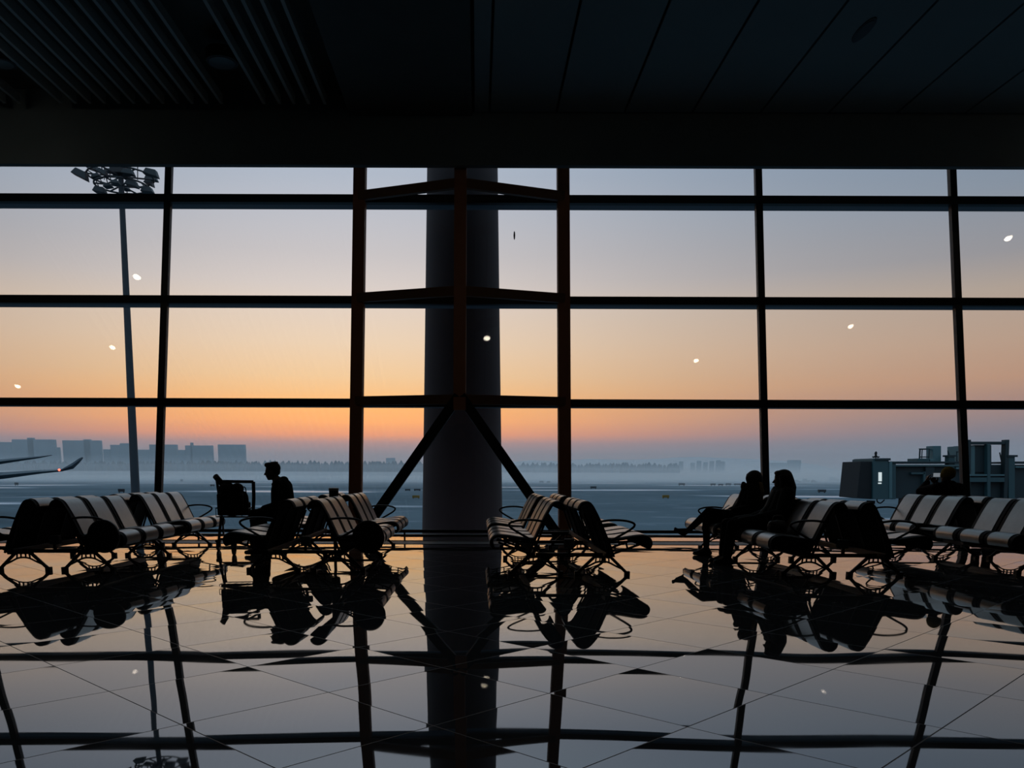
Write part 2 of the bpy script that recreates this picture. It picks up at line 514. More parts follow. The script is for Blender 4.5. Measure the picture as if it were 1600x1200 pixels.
    def mesh(self, name, smooth=False, angle=40):
        bmesh.ops.recalc_face_normals(self.bm, faces=self.bm.faces[:])
        if smooth:
            for f in self.bm.faces: f.smooth = True
            for e in self.bm.edges:
                if len(e.link_faces) == 2 and e.calc_face_angle(0) > R(angle): e.smooth = False
        me = bpy.data.meshes.new(name)
        self.bm.to_mesh(me); self.bm.free()
        return me

    def build(self, name, m, parent=None, smooth=False, angle=40, bevel=0.0, origin=None):
        if origin is not None:
            bmesh.ops.translate(self.bm, verts=self.bm.verts[:], vec=-Vector(origin))
        me = self.mesh(name, smooth, angle)
        me.materials.append(m)
        o = bpy.data.objects.new(name, me)
        COL.objects.link(o)
        if parent is not None: o.parent = parent
        if origin is not None: o.location = origin
        if bevel:
            b = o.modifiers.new('edge', 'BEVEL'); b.width = bevel; b.segments = 2; b.limit_method = 'ANGLE'; b.angle_limit = R(50)
        return o

    def fuse(self, name, m, parent, voxel=0.006, smooth=3, base=(0, 0, 0)):
        """melt overlapping closed shapes into one continuous skin"""
        bmesh.ops.translate(self.bm, verts=self.bm.verts[:], vec=-Vector(base))
        me = self.mesh(name)
        o = bpy.data.objects.new(name, me)
        COL.objects.link(o)
        r = o.modifiers.new('r', 'REMESH'); r.mode = 'VOXEL'; r.voxel_size = voxel
        if smooth:
            s = o.modifiers.new('s', 'SMOOTH'); s.iterations = smooth; s.factor = 0.5
        dg = bpy.context.evaluated_depsgraph_get()
        dg.update()
        me2 = bpy.data.meshes.new_from_object(o.evaluated_get(dg))
        o.modifiers.clear()
        o.data = me2
        bpy.data.meshes.remove(me)
        me2.name = name
        me2.materials.clear(); me2.materials.append(m)
        me2.polygons.foreach_set('use_smooth', [True] * len(me2.polygons))
        if parent is not None: o.parent = parent
        return o


def tag(o, label=None, cat=None, group=None, kind=None):
    if label: o['label'] = label
    if cat: o['category'] = cat
    if group: o['group'] = group
    if kind: o['kind'] = kind
    return o

def empty(name, loc, label=None, cat=None, group=None, kind=None):
    o = bpy.data.objects.new(name, None)
    o.empty_display_size = 0.2
    COL.objects.link(o)
    o.location = loc
    return tag(o, label, cat, group, kind)

def copy_tree(o, parent=None):
    c = o.copy(); COL.objects.link(c)
    if parent is not None: c.parent = parent
    for ch in list(KIDS.get(o.name, ())): copy_tree(ch, c)
    return c

KIDS = {}
def index_kids():
    KIDS.clear()
    for o in bpy.data.objects:
        if o.parent: KIDS.setdefault(o.parent.name, []).append(o)

def structure(o, label=None, cat=None):
    o['kind'] = 'structure'
    if label: o['label'] = label
    if cat: o['category'] = cat
    return o


# ------------------------------------------------------------------ the setting: shell of the hall
XL, XR, YB = -16.0, 16.0, -9.0
Z0, TA = 15.15, math.tan(0.245)          # the glass wall leans outwards
def FY(z, off=0.0): return Z0 + z * TA + off
BK = 15.60                               # face of the bulkhead
BKZ = at_y(720, 258, BK).z
CEIL = at_y(900, 177, BK).z
structure(MB().box((XL, YB, -0.3), (XR, FY(0) + 0.25, 0)).build('floor', M['floor']), 'glossy dark stone floor tiles laid on the diagonal, mirroring the sky', 'floor')
structure(MB().box((XL - 0.3, YB, -0.3), (XL, 17.6, 8.75)).build('wall_left', M['bulkhead']), 'dark side wall of the hall', 'wall')
structure(MB().box((XR, YB, -0.3), (XR + 0.3, 17.6, 8.75)).build('wall_right', M['bulkhead']), 'dark side wall of the hall', 'wall')
structure(MB().box((XL - 0.3, YB - 0.3, -0.3), (XR + 0.3, YB, 9)).build('wall_back', M['bulkhead']), 'dark rear wall of the hall', 'wall')
structure(MB().box((XL, YB, CEIL + 0.35), (XR, 17.6, CEIL + 0.6)).build('ceiling', M['paint_dark']), 'near-black ceiling above the hall', 'ceiling')
structure(MB().box((XL, BK, BKZ), (XR, BK + 0.14, CEIL + 0.35)).build('wall_bulkhead', M['bulkhead']), 'dark bulkhead above the glass wall', 'wall')
def ceil_x(px, py=168): return at_y(px, py, BK - 0.1).x
pz = CEIL
# flat strip of ceiling between slats and panels
xa, xb = ceil_x(545), ceil_x(737, 176)
structure(MB().box((xa, YB, CEIL - 0.05), (xb, BK, CEIL + 0.35)).build('trim_1', M['paint_dark']), 'plain dark strip of ceiling between slats and panels', 'ceiling')
# large flat panels on the right with dark gaps
mb = MB()
edges = [ceil_x(p, 170) for p in (740, 765, 870, 977, 1083, 1190, 1297, 1404, 1511, 1618, 1725)]
for a, b in zip(edges[:-1], edges[1:]):
    mb.box((a + 0.02, YB, pz), (b - 0.02, BK - 0.05, pz + 0.05))
structure(mb.build('ceiling_panels', M['panel']), 'flat dark ceiling panels divided by narrow gaps', 'ceiling')
# slats on the left
mb = MB()
px = [510, 485, 462, 440, 416] + [350 - 22.6 * i for i in range(12)] + [37 - 22.6 * i for i in range(8)]
for p in px:
    x = ceil_x(p, 158)
    mb.box((x - 0.025, YB, CEIL + 0.03), (x + 0.025, BK - 0.25, CEIL + 0.18))
structure(mb.build('ceiling_slats', M['slat']), 'thin metal ceiling slats running towards the glass wall', 'ceiling')

# lamps let into the ceiling
def ceiling_disc(name, px_, py_, r, z, label, cat, m, ry=None):
    c = at_z(px_, py_, z)
    e = empty(name, c, label, cat)
    MB().lathe([(r * 0.98, -0.0), (r, 0.01), (r, 0.16), (r * 0.9, 0.16)], seg=28).build('housing', M['blackplastic'], e, True)
    MB().lathe([(r * 0.2, -0.012), (r * 0.8, -0.006), (r * 0.86, 0.02)], seg=28).build('lens', m, e, True)
    if ry: e.scale = (ry[0], ry[1], 1)
    return e
ceiling_disc('ceiling_downlight', 347, 98, 0.24, CEIL + 0.02, 'round unlit downlight in the dark gap between the ceiling slats', 'ceiling light', M['lampglass'])
ceiling_disc('ceiling_downlight', 3, 100, 0.20, CEIL + 0.02, 'round unlit downlight between slats at the far left edge of the ceiling', 'ceiling light', M['lampglass'])
ceiling_disc('ceiling_speaker', 1350, 48, 0.16, pz - 0.012, 'dark oval speaker let into the flat ceiling panels on the right', 'speaker', M['blackplastic'], (0.58, 2.1))

# lit downlights overhead, above the picture, whose glints show in the leaning glass
def overhead_lamp(px_, py_, r, label):
    d = ray(px_, py_)
    t = (Z0 + CAMH * TA) / (d.y - d.z * TA)
    hit = Vector((0, 0, CAMH)) + d * t
    n = Vector((0, -math.cos(0.245), math.sin(0.245)))
    q = d - n * 2 * d.dot(n)
    zc = (pz if hit.x > xb else CEIL) - 0.02
    k = (zc - hit.z) / q.z
    c = hit + q * k
    e = empty('lit_downlight', (c.x, c.y, zc), label, 'ceiling light', 'lit downlights overhead')
    MB().lathe([(r * 1.25, 0.0), (r * 1.3, 0.02), (r * 1.3, 0.14), (r, 0.14)], seg=24).build('housing', M['blackplastic'], e, True)
    MB().lathe([(r * 0.3, -0.03), (r * 0.8, -0.022), (r, 0.0)], seg=24).build('lens', M['lamp_lit'], e, True)
for (x, y, r, lab) in ((213, 432, 0.085, 'beside the floodlight mast'), (175, 542, 0.07, 'left of the mast, third row'), (761, 528, 0.085, 'in front of the round column'),
                       (27, 603, 0.075, 'by the left edge'), (1088, 563, 0.07, 'high above the two women'), (1577, 371, 0.07, 'at the far right edge'), (1330, 509, 0.06, 'in the second bay from the right')):
    overhead_lamp(x, y, r, 'lit downlight mirrored as a glint in the glass ' + lab)

# glass wall: mullions, transoms, panes
MX = [-12.95, -9.38, -5.813, -2.213, 1.591, 5.262, 8.91, 12.56]
ZT = [0.02, 2.39, 4.277, 6.176, CEIL + 0.34]
for i, x in enumerate(MX):
    thick = i in (3, 4)
    w = 0.22 if thick else 0.125
    d0, d1 = (-0.16, 0.10) if thick else (-0.045, 0.06)
    mb = MB()
    a, b = 0.0, CEIL + 0.34
    mb.hexa([(x - w / 2, FY(a, d0), a), (x + w / 2, FY(a, d0), a), (x + w / 2, FY(a, d1), a), (x - w / 2, FY(a, d1), a),
             (x - w / 2, FY(b, d0), b), (x + w / 2, FY(b, d0), b), (x + w / 2, FY(b, d1), b), (x - w / 2, FY(b, d1), b)])
    structure(mb.build('trim_%d' % (i + 2), M['redsteel'] if thick else M['frame']),
              'thick red-brown upright of the glass wall' if thick else 'slim dark upright of the glass wall', 'window frame')
for i, z in enumerate(ZT[1:4]):
    hh = 0.14
    y0 = FY(z)
    dpt = (0.26, 0.38, 0.38)[i]
    mb = MB().box((XL, y0 - 0.06, z - hh / 2), (XR, y0 + 0.09, z + hh / 2))
    structure(mb.build('trim_%d' % (i + 10), M['frame']), 'dark horizontal bar of the glass wall', 'window frame')
    mb = MB().box((XL, y0 + 0.09, z - hh / 2), (XR, y0 + dpt, z - hh / 2 + 0.05))
    structure(mb.build('trim_%d' % (i + 20), M['transom']), 'sun shelf outside the horizontal bar, coloured blue-grey as if lit by the sky', 'window frame')
structure(MB().box((XL, FY(0) - 0.05, 0.0), (XR, FY(0) + 0.1, 0.022)).build('trim_30', M['sill']), 'low metal sill under the glass wall', 'window sill')
for i in range(len(MX) - 1):
    mb = MB()
    for j in range(4):
        a, b = ZT[j], ZT[j + 1]
        x0, x1 = MX[i] + 0.05, MX[i + 1] - 0.05
        t = 0.024
        mb.hexa([(x0, FY(a), a), (x1, FY(a), a), (x1, FY(a, t), a), (x0, FY(a, t), a),
                 (x0, FY(b), b), (x1, FY(b), b), (x1, FY(b, t), b), (x0, FY(b, t), b)])
    structure(mb.build('window_%d' % (i + 1), M['glass']), 'tall bay of clear window glass', 'window')

# wind brace: a mast standing off the glass, held by V struts, on an inverted V
mastx = (MX[3] + MX[4]) / 2
br = empty('steel_wind_brace', (mastx, FY(0), 0), 'red-brown steel mast with V struts on an inverted V, middle of the glass wall', 'brace')
def off(z): return -0.78 - 0.03 * (z - 2.39)
def loc(p): return Vector(p) - Vector((mastx, FY(0), 0))
zb = 2.36
mb = MB(); a, b, w = 2.2, 6.95, 0.215
mb.hexa([loc(p) for p in ((mastx - w / 2, FY(a, off(a) - 0.1), a), (mastx + w / 2, FY(a, off(a) - 0.1), a), (mastx + w / 2, FY(a, off(a) + 0.1), a), (mastx - w / 2, FY(a, off(a) + 0.1), a),
         (mastx - w / 2, FY(b, off(b) - 0.1), b), (mastx + w / 2, FY(b, off(b) - 0.1), b), (mastx + w / 2, FY(b, off(b) + 0.1), b), (mastx - w / 2, FY(b, off(b) + 0.1), b))])
mb.build('mast', M['redsteel'], br)
for z in ZT[1:4]:
    for s, mxx in ((-1, MX[3]), (1, MX[4])):
        p0 = (mxx, FY(z, -0.12), z + 0.02); p1 = (mastx, FY(z, off(z)), z + 0.0)
        MB().beam(loc(p0), loc(p1), 0.10, 0.16).build('strut', M['redsteel_dark'], br)
for s, mxx in ((-1, MX[3]), (1, MX[4])):
    p1 = (mxx + s * -0.12, FY(0, -0.2), 0.0); p0 = (mastx - s * -0.02, FY(2.4, off(2.4)), 2.44)
    MB().beam(loc(p0), loc(p1), 0.17, 0.19, up=(0, 1, 0)).build('diagonal', M['frame'], br)

# floor grille and low rail along the glass
structure(MB().box((XL, 13.25, 0), (XR, 13.78, 0.006)).build('trim_31', M['sill']), 'grey floor grille strip along the glass wall', 'floor grille')
structure(MB().box((XL, 13.90, 0), (XR, 13.99, 0.004)).build('trim_32', M['black']), 'dark floor joint along the glass wall', 'floor joint')
rail = empty('low_rail', (0, 14.1, 0), 'long low dark rail running in front of the glass wall', 'rail')
MB().box((XL + 0.3, -0.025, 0.125), (XR - 0.3, 0.025, 0.175)).build('bar', M['frame'], rail)
for p in (-9.2, at_z(305, 844, 0).x, at_z(632, 844, 0).x, at_z(960, 844, 0).x, at_z(1290, 844, 0).x, 8.6):
    MB().box((p - 0.014, -0.014, 0), (p + 0.014, 0.014, 0.13)).build('post', M['frame'], rail)

# speck on the glass
sp = at_y(804, 366, FY(5.2) - 0.02)
sp.y = FY(sp.z) - 0.012
sk = MB()
tilt = Matrix.Rotation(-0.24, 3, 'X')
prof = [(0, -0.085), (0.012, -0.06), (0.016, 0.0), (0.012, 0.06), (0, 0.085), (-0.012, 0.06), (-0.016, 0.0), (-0.012, -0.06)]
sk.prism(prof, -0.006, 0.006, lambda x, y, z: sp + tilt @ Vector((x, y, z)))
tag(sk.build('leaf_speck', M['black'], origin=sp), 'small black sliver stuck on the glass to the right of the round column', 'speck')

# ------------------------------------------------------------------ outside: column, ground, haze
colc = at_y(722.5, 741, 19.0)
cr0 = 124.0 / 2 * 19.0 / 1300; cr1 = 97.0 / 2 * 20.2 / 1300 * 0.98
cb = MB().lathe([(cr0 + 0.14, -6.0), (cr0, 0.2), (cr0 - (cr0 - cr1) * 0.35, 2.8), (cr1, 8.0), (cr1 - 0.05, 12.0)], (colc.x, 19.0, 0), seg=56)
tag(cb.build('concrete_column', M['concrete'], None, True, origin=(colc.x, 19.0, 0)), 'broad round tapering concrete column standing just outside the glass wall', 'column', kind='thing')

GZ = -6.0
structure(MB().box((-7000, FY(0) + 0.3, GZ - 2), (7000, 9000, GZ)).build('ground', M['ground']), 'dark frosty airfield with pale streaks of ice', 'airfield')


# ------------------------------------------------------------------ seating
C2C = 0.37
back_line = [(v.x, v.y) for v in catmull([(0.085, 0.215, 0), (0.05, 0.31, 0), (0.012, 0.40, 0), (-0.04, 0.52, 0), (-0.09, 0.63, 0), (-0.135, 0.715, 0),
             (-0.165, 0.763, 0), (-0.20, 0.788, 0), (-0.245, 0.782, 0), (-0.272, 0.748, 0), (-0.278, 0.71, 0)], 4)]
pan_line = [(v.x, v.y) for v in catmull([(0.455, 0.315, 0), (0.478, 0.345, 0), (0.480, 0.385, 0), (0.455, 0.418, 0), (0.40, 0.430, 0), (0.30, 0.420, 0),
            (0.17, 0.400, 0), (0.06, 0.392, 0), (0.018, 0.398, 0)], 4)]
PITCHS, SEATW, GAP = 0.55, 0.505, 0.50
starts = [i * PITCHS for i in range(3)] + [3 * PITCHS + GAP + i * PITCHS for i in range(3)]
LENB = 6 * PITCHS + GAP
LEGY = (0.22, 1.96, 3.70)

def outset(line, d):
    n, res = len(line), []
    for i, (u, z) in enumerate(line):
        a, b = line[max(i - 1, 0)], line[min(i + 1, n - 1)]
        tx, tz = b[0] - a[0], b[1] - a[1]
        l = math.hypot(tx, tz)
        res.append((u + tz / l * d, z - tx / l * d))
    return res

def make_bench():
    root = empty('double_bench', (0, 0, 0))
    for s in (-1, 1):
        fn = lambda u, y, z, s=s: Vector((s * (C2C + u), y, z))
        for y in starts:
            y0, y1 = y + 0.009, y + PITCHS - 0.009
            p0, p1 = y + 0.082, y + PITCHS - 0.082
            o = MB().shell(back_line, 0.024, y0, y1, fn).build('backrest', M['shell_black'], root, True, 50, 0.008)
            MB().shell(outset(back_line[6:-2], 0.0235), 0.007, p0, p1, fn).build('back_pad', M['shell'], o, True, 50, 0.003)
            o = MB().shell(pan_line, 0.026, y0, y1, fn).build('seat', M['shell_black'], root, True, 50, 0.008)
            MB().shell(outset(pan_line[2:], 0.0255), 0.007, p0, p1, fn).build('seat_pad', M['shell'], o, True, 50, 0.003)
        # beam along the row
        MB().box((s * (C2C + 0.05) - 0.035, 0.04, 0.20), (s * (C2C + 0.05) + 0.035, LENB - 0.02, 0.265)).build('beam', M['legmetal'], root, bevel=0.008)
        # brackets carrying the seat pans
        for y in [0.03, 0.55, 1.10, 1.63, 2.17, 2.70, 3.25, 3.77]:
            b = MB()
            b.beam(fn(0.05, y, 0.24), fn(0.42, y, 0.375), 0.02, 0.022)
            b.beam(fn(0.05, y, 0.375), fn(0.44, y, 0.40), 0.02, 0.02)
            b.beam(fn(0.24, y, 0.31), fn(0.22, y, 0.385), 0.018, 0.018)
            b.beam(fn(0.34, y, 0.345), fn(0.34, y, 0.395), 0.018, 0.018)
            b.beam(fn(0.055, y, 0.22), fn(-0.10, y, 0.64), 0.02, 0.022)
            b.build('bracket', M['legmetal'], root)
        # leg frames: two splayed legs, an arch between them and little struts
        for y in LEGY:
            c = s * (C2C + 0.0)
            b = MB()
            for q in (-1, 1):
                b.beam((c + q * 0.085, y, 0.205), (c + q * 0.270, y, 0.026), 0.026, 0.032)
                b.box((c + q * 0.278 - 0.028, y - 0.030, 0.0), (c + q * 0.278 + 0.028, y + 0.030, 0.042))
            arch = catmull([(c - 0.225, y, 0.065), (c - 0.14, y, 0.105), (c - 0.07, y, 0.140), (c, y, 0.150), (c + 0.07, y, 0.140), (c + 0.14, y, 0.105), (c + 0.225, y, 0.065)], 4)
            b.tube(arch, 0.0105, 8)
            for q in (-0.075, -0.028, 0.028, 0.075):
                b.beam((c + q, y, 0.143), (c + q * 0.9, y, 0.205), 0.014, 0.014)
            b.box((c - 0.085, y - 0.03, 0.19), (c + 0.085, y + 0.03, 0.215))
            b.build('leg_frame', M['legmetal'], root)
        # armrests at both ends
        for y in (0.012, LENB - 0.012):
            loop = catmull([(s * (C2C - 0.085), y, 0.600), (s * (C2C + 0.06), y, 0.618), (s * (C2C + 0.20), y, 0.612), (s * (C2C + 0.285), y, 0.590),
                            (s * (C2C + 0.305), y, 0.560), (s * (C2C + 0.26), y, 0.515), (s * (C2C + 0.14), y, 0.445), (s * (C2C + 0.05), y, 0.395)], 5)
            MB().tube(loop, 0.0125, 10).build('armrest', M['chrome'], root, True)
        # small flat table filling the gap in the row
        y = 3 * PITCHS
        MB().box((s * (C2C + 0.06) if s > 0 else s * (C2C + 0.44), y + 0.05, 0.385), (s * (C2C + 0.44) if s > 0 else s * (C2C + 0.06), y + GAP - 0.03, 0.41)).build('table_top', M['laminate'], root, bevel=0.006)
    for y in LEGY:
        MB().box((-C2C, y - 0.02, 0.205), (C2C, y + 0.02, 0.245)).build('crossbar', M['legmetal'], root)
    b = MB().box((-0.055, 0.20, 0.30), (0.055, 0.28, 0.40))
    b.build('socket_box', M['socket'], root, bevel=0.01)
    MB().beam((0, LEGY[0], 0.24), (0.0, LEGY[0], 0.31), 0.03, 0.03).build('socket_post', M['legmetal'], root)
    return root

bench_spec = [(-4.80, 9.24, 'back-to-back metal seats nearest the left edge, beside the luggage trolley'),
              (-1.95, 9.24, 'back-to-back metal seats left of the round column, with the man in the hooded jacket'),
              (1.02, 8.98, 'empty back-to-back metal seats just right of the round column'),
              (4.05, 8.98, 'back-to-back metal seats where two women sit side by side'),
              (6.80, 9.20, 'back-to-back metal seats in front of the person in the mustard beanie')]
proto = make_bench()
index_kids()
benches = []
for i, (x, y, lab) in enumerate(bench_spec):
    o = proto if i == 0 else copy_tree(proto)
    o.location = (x, y, 0)
    tag(o, lab, 'bench', 'double benches in rows before the glass wall')
    benches.append(o)
# round panels fixed at the near end of two rows
for o in benches[:2]:
    b = MB()
    n = 32
    rim = [(0.78 + 0.172 * math.cos(2 * math.pi * k / n), 0.43 + 0.18 * math.sin(2 * math.pi * k / n)) for k in range(n)]
    b.prism(rim, -0.30, -0.23)
    t = b.build('round_end_panel', M['blackplastic'], o, True, 40, 0.02)
    t['label'] = 'black round panel on the end of the row'
    MB().beam((0.62, -0.24, 0.40), (0.50, 0.04, 0.36), 0.03, 0.03).build('panel_arm', M['legmetal'], o)


def put(mb, name, m, root, smooth=False, angle=40, bevel=0.0):
    """a part whose mesh was drawn in world coordinates, under root"""
    bmesh.ops.translate(mb.bm, verts=mb.bm.verts[:], vec=-Vector(root.location))
    return mb.build(name, m, root, smooth, angle, bevel)


# ------------------------------------------------------------------ luggage trolley and what lies on and beside the seats
CY = 12.02
tr = empty('luggage_trolley', (-3.45, CY, 0), 'tall dark luggage trolley holding bags, in front of the seated man', 'trolley')
b = MB()
pl = [at_y(338.5, 748, CY), at_y(343, 780, CY), at_y(345.5, 806, CY), at_y(343, 832, CY), at_y(341.5, 852, CY)]
b.tube(catmull(pl, 4), 0.021, 10)
prx = at_y(396, 755, CY).x
b.tube(catmull([(prx, CY, 0.985), (prx - 0.005, CY, 0.75), (prx - 0.03, CY, 0.5), (prx - 0.06, CY, 0.25), (prx - 0.05, CY, 0.1)], 4), 0.026, 10)
put(b, 'rear_frame', M['chrome'], tr, True)
b = MB().tube([(pl[0].x + 0.02, CY, 0.99), (prx, CY, 0.985)], 0.022, 10)
put(b, 'top_bar', M['chrome'], tr, True)
b = MB().tube([at_y(336.5, 744, CY - 0.12), at_y(348, 757, CY)], 0.042, 12)
put(b, 'handle_grip', M['blackplastic'], tr, True)
b = MB().tube([(pl[2].x, CY, 0.487), (prx - 0.03, CY, 0.487)], 0.012, 8)
put(b, 'lower_bar', M['chrome'], tr, True)
# upper basket the bags sit in
bx0, bx1 = pl[1].x + 0.02, prx - 0.02
b = MB()
for z in (0.50, 0.62):
    b.tube([(bx0, CY, z), (bx0, CY - 0.26, z), (bx1, CY - 0.26, z), (bx1, CY, z)], 0.007, 6)
for k in range(6):
    x = bx0 + (bx1 - bx0) * k / 5
    b.tube([(x, CY, 0.50), (x, CY - 0.26, 0.50), (x, CY - 0.26, 0.62)], 0.005, 6)
put(b, 'basket', M['chrome'], tr)
# low platform tubes sweeping to the front caster
fc = at_z(366, 867, 0)
b = MB()
b.tube(catmull([(pl[2].x + 0.03, CY, 0.47), (pl[2].x + 0.035, CY - 0.05, 0.36), (pl[2].x + 0.10, CY - 0.2, 0.22), (fc.x - 0.02, fc.y + 0.1, 0.17), (fc.x + 0.10, fc.y + 0.02, 0.17)], 5), 0.014, 8)
b.tube(catmull([(prx - 0.05, CY, 0.2), (prx - 0.05, CY - 0.3, 0.18), (fc.x + 0.10, fc.y + 0.02, 0.17)], 4), 0.014, 8)
b.tube([(pl[3].x, CY, 0.17), (prx - 0.05, CY, 0.17)], 0.014, 8)
for k in range(5):
    q = k / 4
    b.tube([(pl[3].x + 0.06 + 0.25 * q, CY - 0.1 - 0.5 * q, 0.175), (prx - 0.05, CY - 0.1 - 0.5 * q, 0.175)], 0.007, 6)
put(b, 'platform', M['chrome'], tr, True)
for (x, y) in ((pl[4].x, CY), (prx - 0.05, CY), (fc.x, fc.y)):
    b = MB()
    b.tube([(x - 0.018, y, 0.055), (x + 0.018, y, 0.055)], 0.055, 18)
    b.beam((x - 0.026, y, 0.05), (x - 0.026, y, 0.16), 0.012, 0.03); b.beam((x + 0.026, y, 0.05), (x + 0.026, y, 0.16), 0.012, 0.03)
    b.box((x - 0.035, y - 0.03, 0.12), (x + 0.035, y + 0.03, 0.16))
    put(b, 'caster', M['blackplastic'], tr, True)

bag = empty('travel_bag', (bx0 + 0.2, CY - 0.13, 0.51), 'large black soft bag filling the basket of the luggage trolley', 'bag')
b = MB()
cx_ = bx0 + 0.19
for (dx, z, rx, rz) in ((0, 0.63, 0.19, 0.13), (0.0, 0.78, 0.19, 0.14), (-0.06, 0.88, 0.12, 0.09), (0.09, 0.89, 0.09, 0.08), (0.0, 0.70, 0.195, 0.16)):
    b.ell((cx_ + dx, CY - 0.13, z), (rx, 0.105, rz))
b.box((cx_ - 0.185, CY - 0.22, 0.515), (cx_ + 0.185, CY - 0.04, 0.82))
b.fuse('bag_body', M['bag'], bag, 0.012, 6, bag.location)
b = MB()
b.tube(catmull([(cx_ - 0.10, CY - 0.13, 0.90), (cx_ - 0.08, CY - 0.14, 0.975), (cx_ + 0.02, CY - 0.14, 0.95), (cx_ + 0.05, CY - 0.13, 0.88)], 5), 0.012, 8)
put(b, 'carry_strap', M['bag'], bag, True)
bag2 = empty('tote_bag', (bx1 - 0.09, CY - 0.09, 0.51), 'small black tote bag squeezed against the right post of the luggage trolley', 'bag')
b = MB()
b.box((bx1 - 0.15, CY - 0.17, 0.515), (bx1 - 0.015, CY - 0.04, 0.70)); b.ell((bx1 - 0.10, CY - 0.10, 0.74), (0.07, 0.06, 0.12))
b.fuse('tote_body', M['bag'], bag2, 0.010, 5, bag2.location)
b = MB().tube(catmull([(bx1 - 0.13, CY - 0.1, 0.80), (bx1 - 0.11, CY - 0.1, 0.90), (bx1 - 0.07, CY - 0.1, 0.90), (bx1 - 0.06, CY - 0.1, 0.78)], 4), 0.008, 8)
put(b, 'tote_handle', M['bag'], bag2, True)

# dark tub-shaped bin that stands between the seat backs of the second bench
bc = at_y(521.5, 770, 11.02)
bi = empty('upright_bin', (bc.x, 11.02, 0), 'slim dark upright bin rising between the seat backs near the seated man', 'bin')
MB().lathe([(0.050, 0.25), (0.058, 0.27), (0.062, 0.88), (0.062, 0.895)], seg=28).build('bin_body', M['carton'], bi, True)
MB().lathe([(0.066, 0.885), (0.066, 0.912), (0.058, 0.918)], seg=28).build('bin_rim', M['laminate'], bi, True)
MB().lathe([(0.045, 0.0), (0.045, 0.012), (0.02, 0.03), (0.02, 0.26)], seg=24).build('bin_stand', M['legmetal'], bi, True)


# ------------------------------------------------------------------ people
def frame_of(fwd, up=(0, 0, 1)):
    x = Vector(fwd).normalized(); u = Vector(up)
    y = u.cross(x).normalized(); z = x.cross(y).normalized()
    return Matrix((x, y, z)).transposed()

def head_shapes(b, c, F, k=1.0):
    """skull, face, nose, lips, chin, ears around the head centre c; F has columns forward, left, up"""
    def q(x, y, z): return Vector(c) + F @ (Vector((x, y, z)) * k)
    def e(p, r, n=20): b.ell(q(*p), [v * k for v in r], F, n)
    e((-0.012, 0, 0.030), (0.094, 0.075, 0.088))
    e((0.030, 0, -0.030), (0.060, 0.060, 0.082))
    e((0.052, 0, -0.088), (0.030, 0.030, 0.024))
    e((0.020, 0, -0.075), (0.050, 0.048, 0.032))
    e((0.070, 0, 0.020), (0.020, 0.048, 0.014))
    b.capsule(q(0.082, 0, 0.006), q(0.104, 0, -0.028), 0.009 * k, 0.013 * k)
    for s in (-1, 1):
        e((0.094, s * 0.012, -0.032), (0.009, 0.008, 0.007))
        e((-0.002, s * 0.075, -0.012), (0.018, 0.010, 0.030))
        e((0.052, s * 0.038, -0.018), (0.022, 0.020, 0.016))
        e((0.076, s * 0.030, 0.002), (0.011, 0.013, 0.008))
    e((0.083, 0, -0.055), (0.010, 0.023, 0.007)); e((0.080, 0, -0.067), (0.010, 0.020, 0.007))

def hand_shapes(b, wrist, d, n, side=1, curl=0.5, k=1.0):
    """palm, four bent fingers of unequal length, thumb from the side; d along the hand, n out of the back of the hand"""
    d = Vector(d).normalized(); n = Vector(n); n = (n - d * n.dot(d)).normalized()
    s = d.cross(n) * side
    w = Vector(wrist)
    b.limb([w, w + d * 0.045 * k], [0.022 * k, 0.026 * k])
    for j in (-1.5, -0.5, 0.5, 1.5):
        b.capsule(w + d * 0.02 * k + s * (j * 0.012 * k), w + d * 0.088 * k + s * (j * 0.019 * k), 0.014 * k, 0.0115 * k, 10)
    for j, L in ((-1.5, 0.055), (-0.5, 0.072), (0.5, 0.078), (1.5, 0.070)):
        p = w + d * 0.088 * k + s * (j * 0.020 * k)
        pts, a = [p], 0.15
        for seg in (0.45, 0.32, 0.23):
            a += curl
            p = p + (d * math.cos(a) - n * math.sin(a)) * (L * seg * k)
            pts.append(p)
        b.limb(pts, [0.0095 * k, 0.009 * k, 0.008 * k, 0.007 * k], 10)
    p = w + d * 0.03 * k + s * 0.026 * k
    p1 = p + (d * 0.6 + s * 0.7 - n * 0.25).normalized() * 0.042 * k
    p2 = p1 + (d * 0.85 + s * 0.1 - n * 0.35).normalized() * 0.032 * k
    b.limb([p, p1, p2], [0.014 * k, 0.011 * k, 0.008 * k], 10)

def shoe_shapes(b, ankle, toe, heel=None, w=0.04):
    a, t = Vector(ankle), Vector(toe)
    d = t - a; fl = Vector((d.x, d.y, 0)).normalized()
    h = Vector(heel) if heel is not None else Vector((a.x, a.y, t.z)) - fl * 0.05
    b.limb([a, h], [0.042, 0.032]); b.limb([h, t], [0.034, 0.030]); b.limb([a, (h + t) / 2 + Vector((0, 0, 0.02)), t], [0.042, 0.038, 0.026])

def V(x, y, z): return Vector((x, y, z))

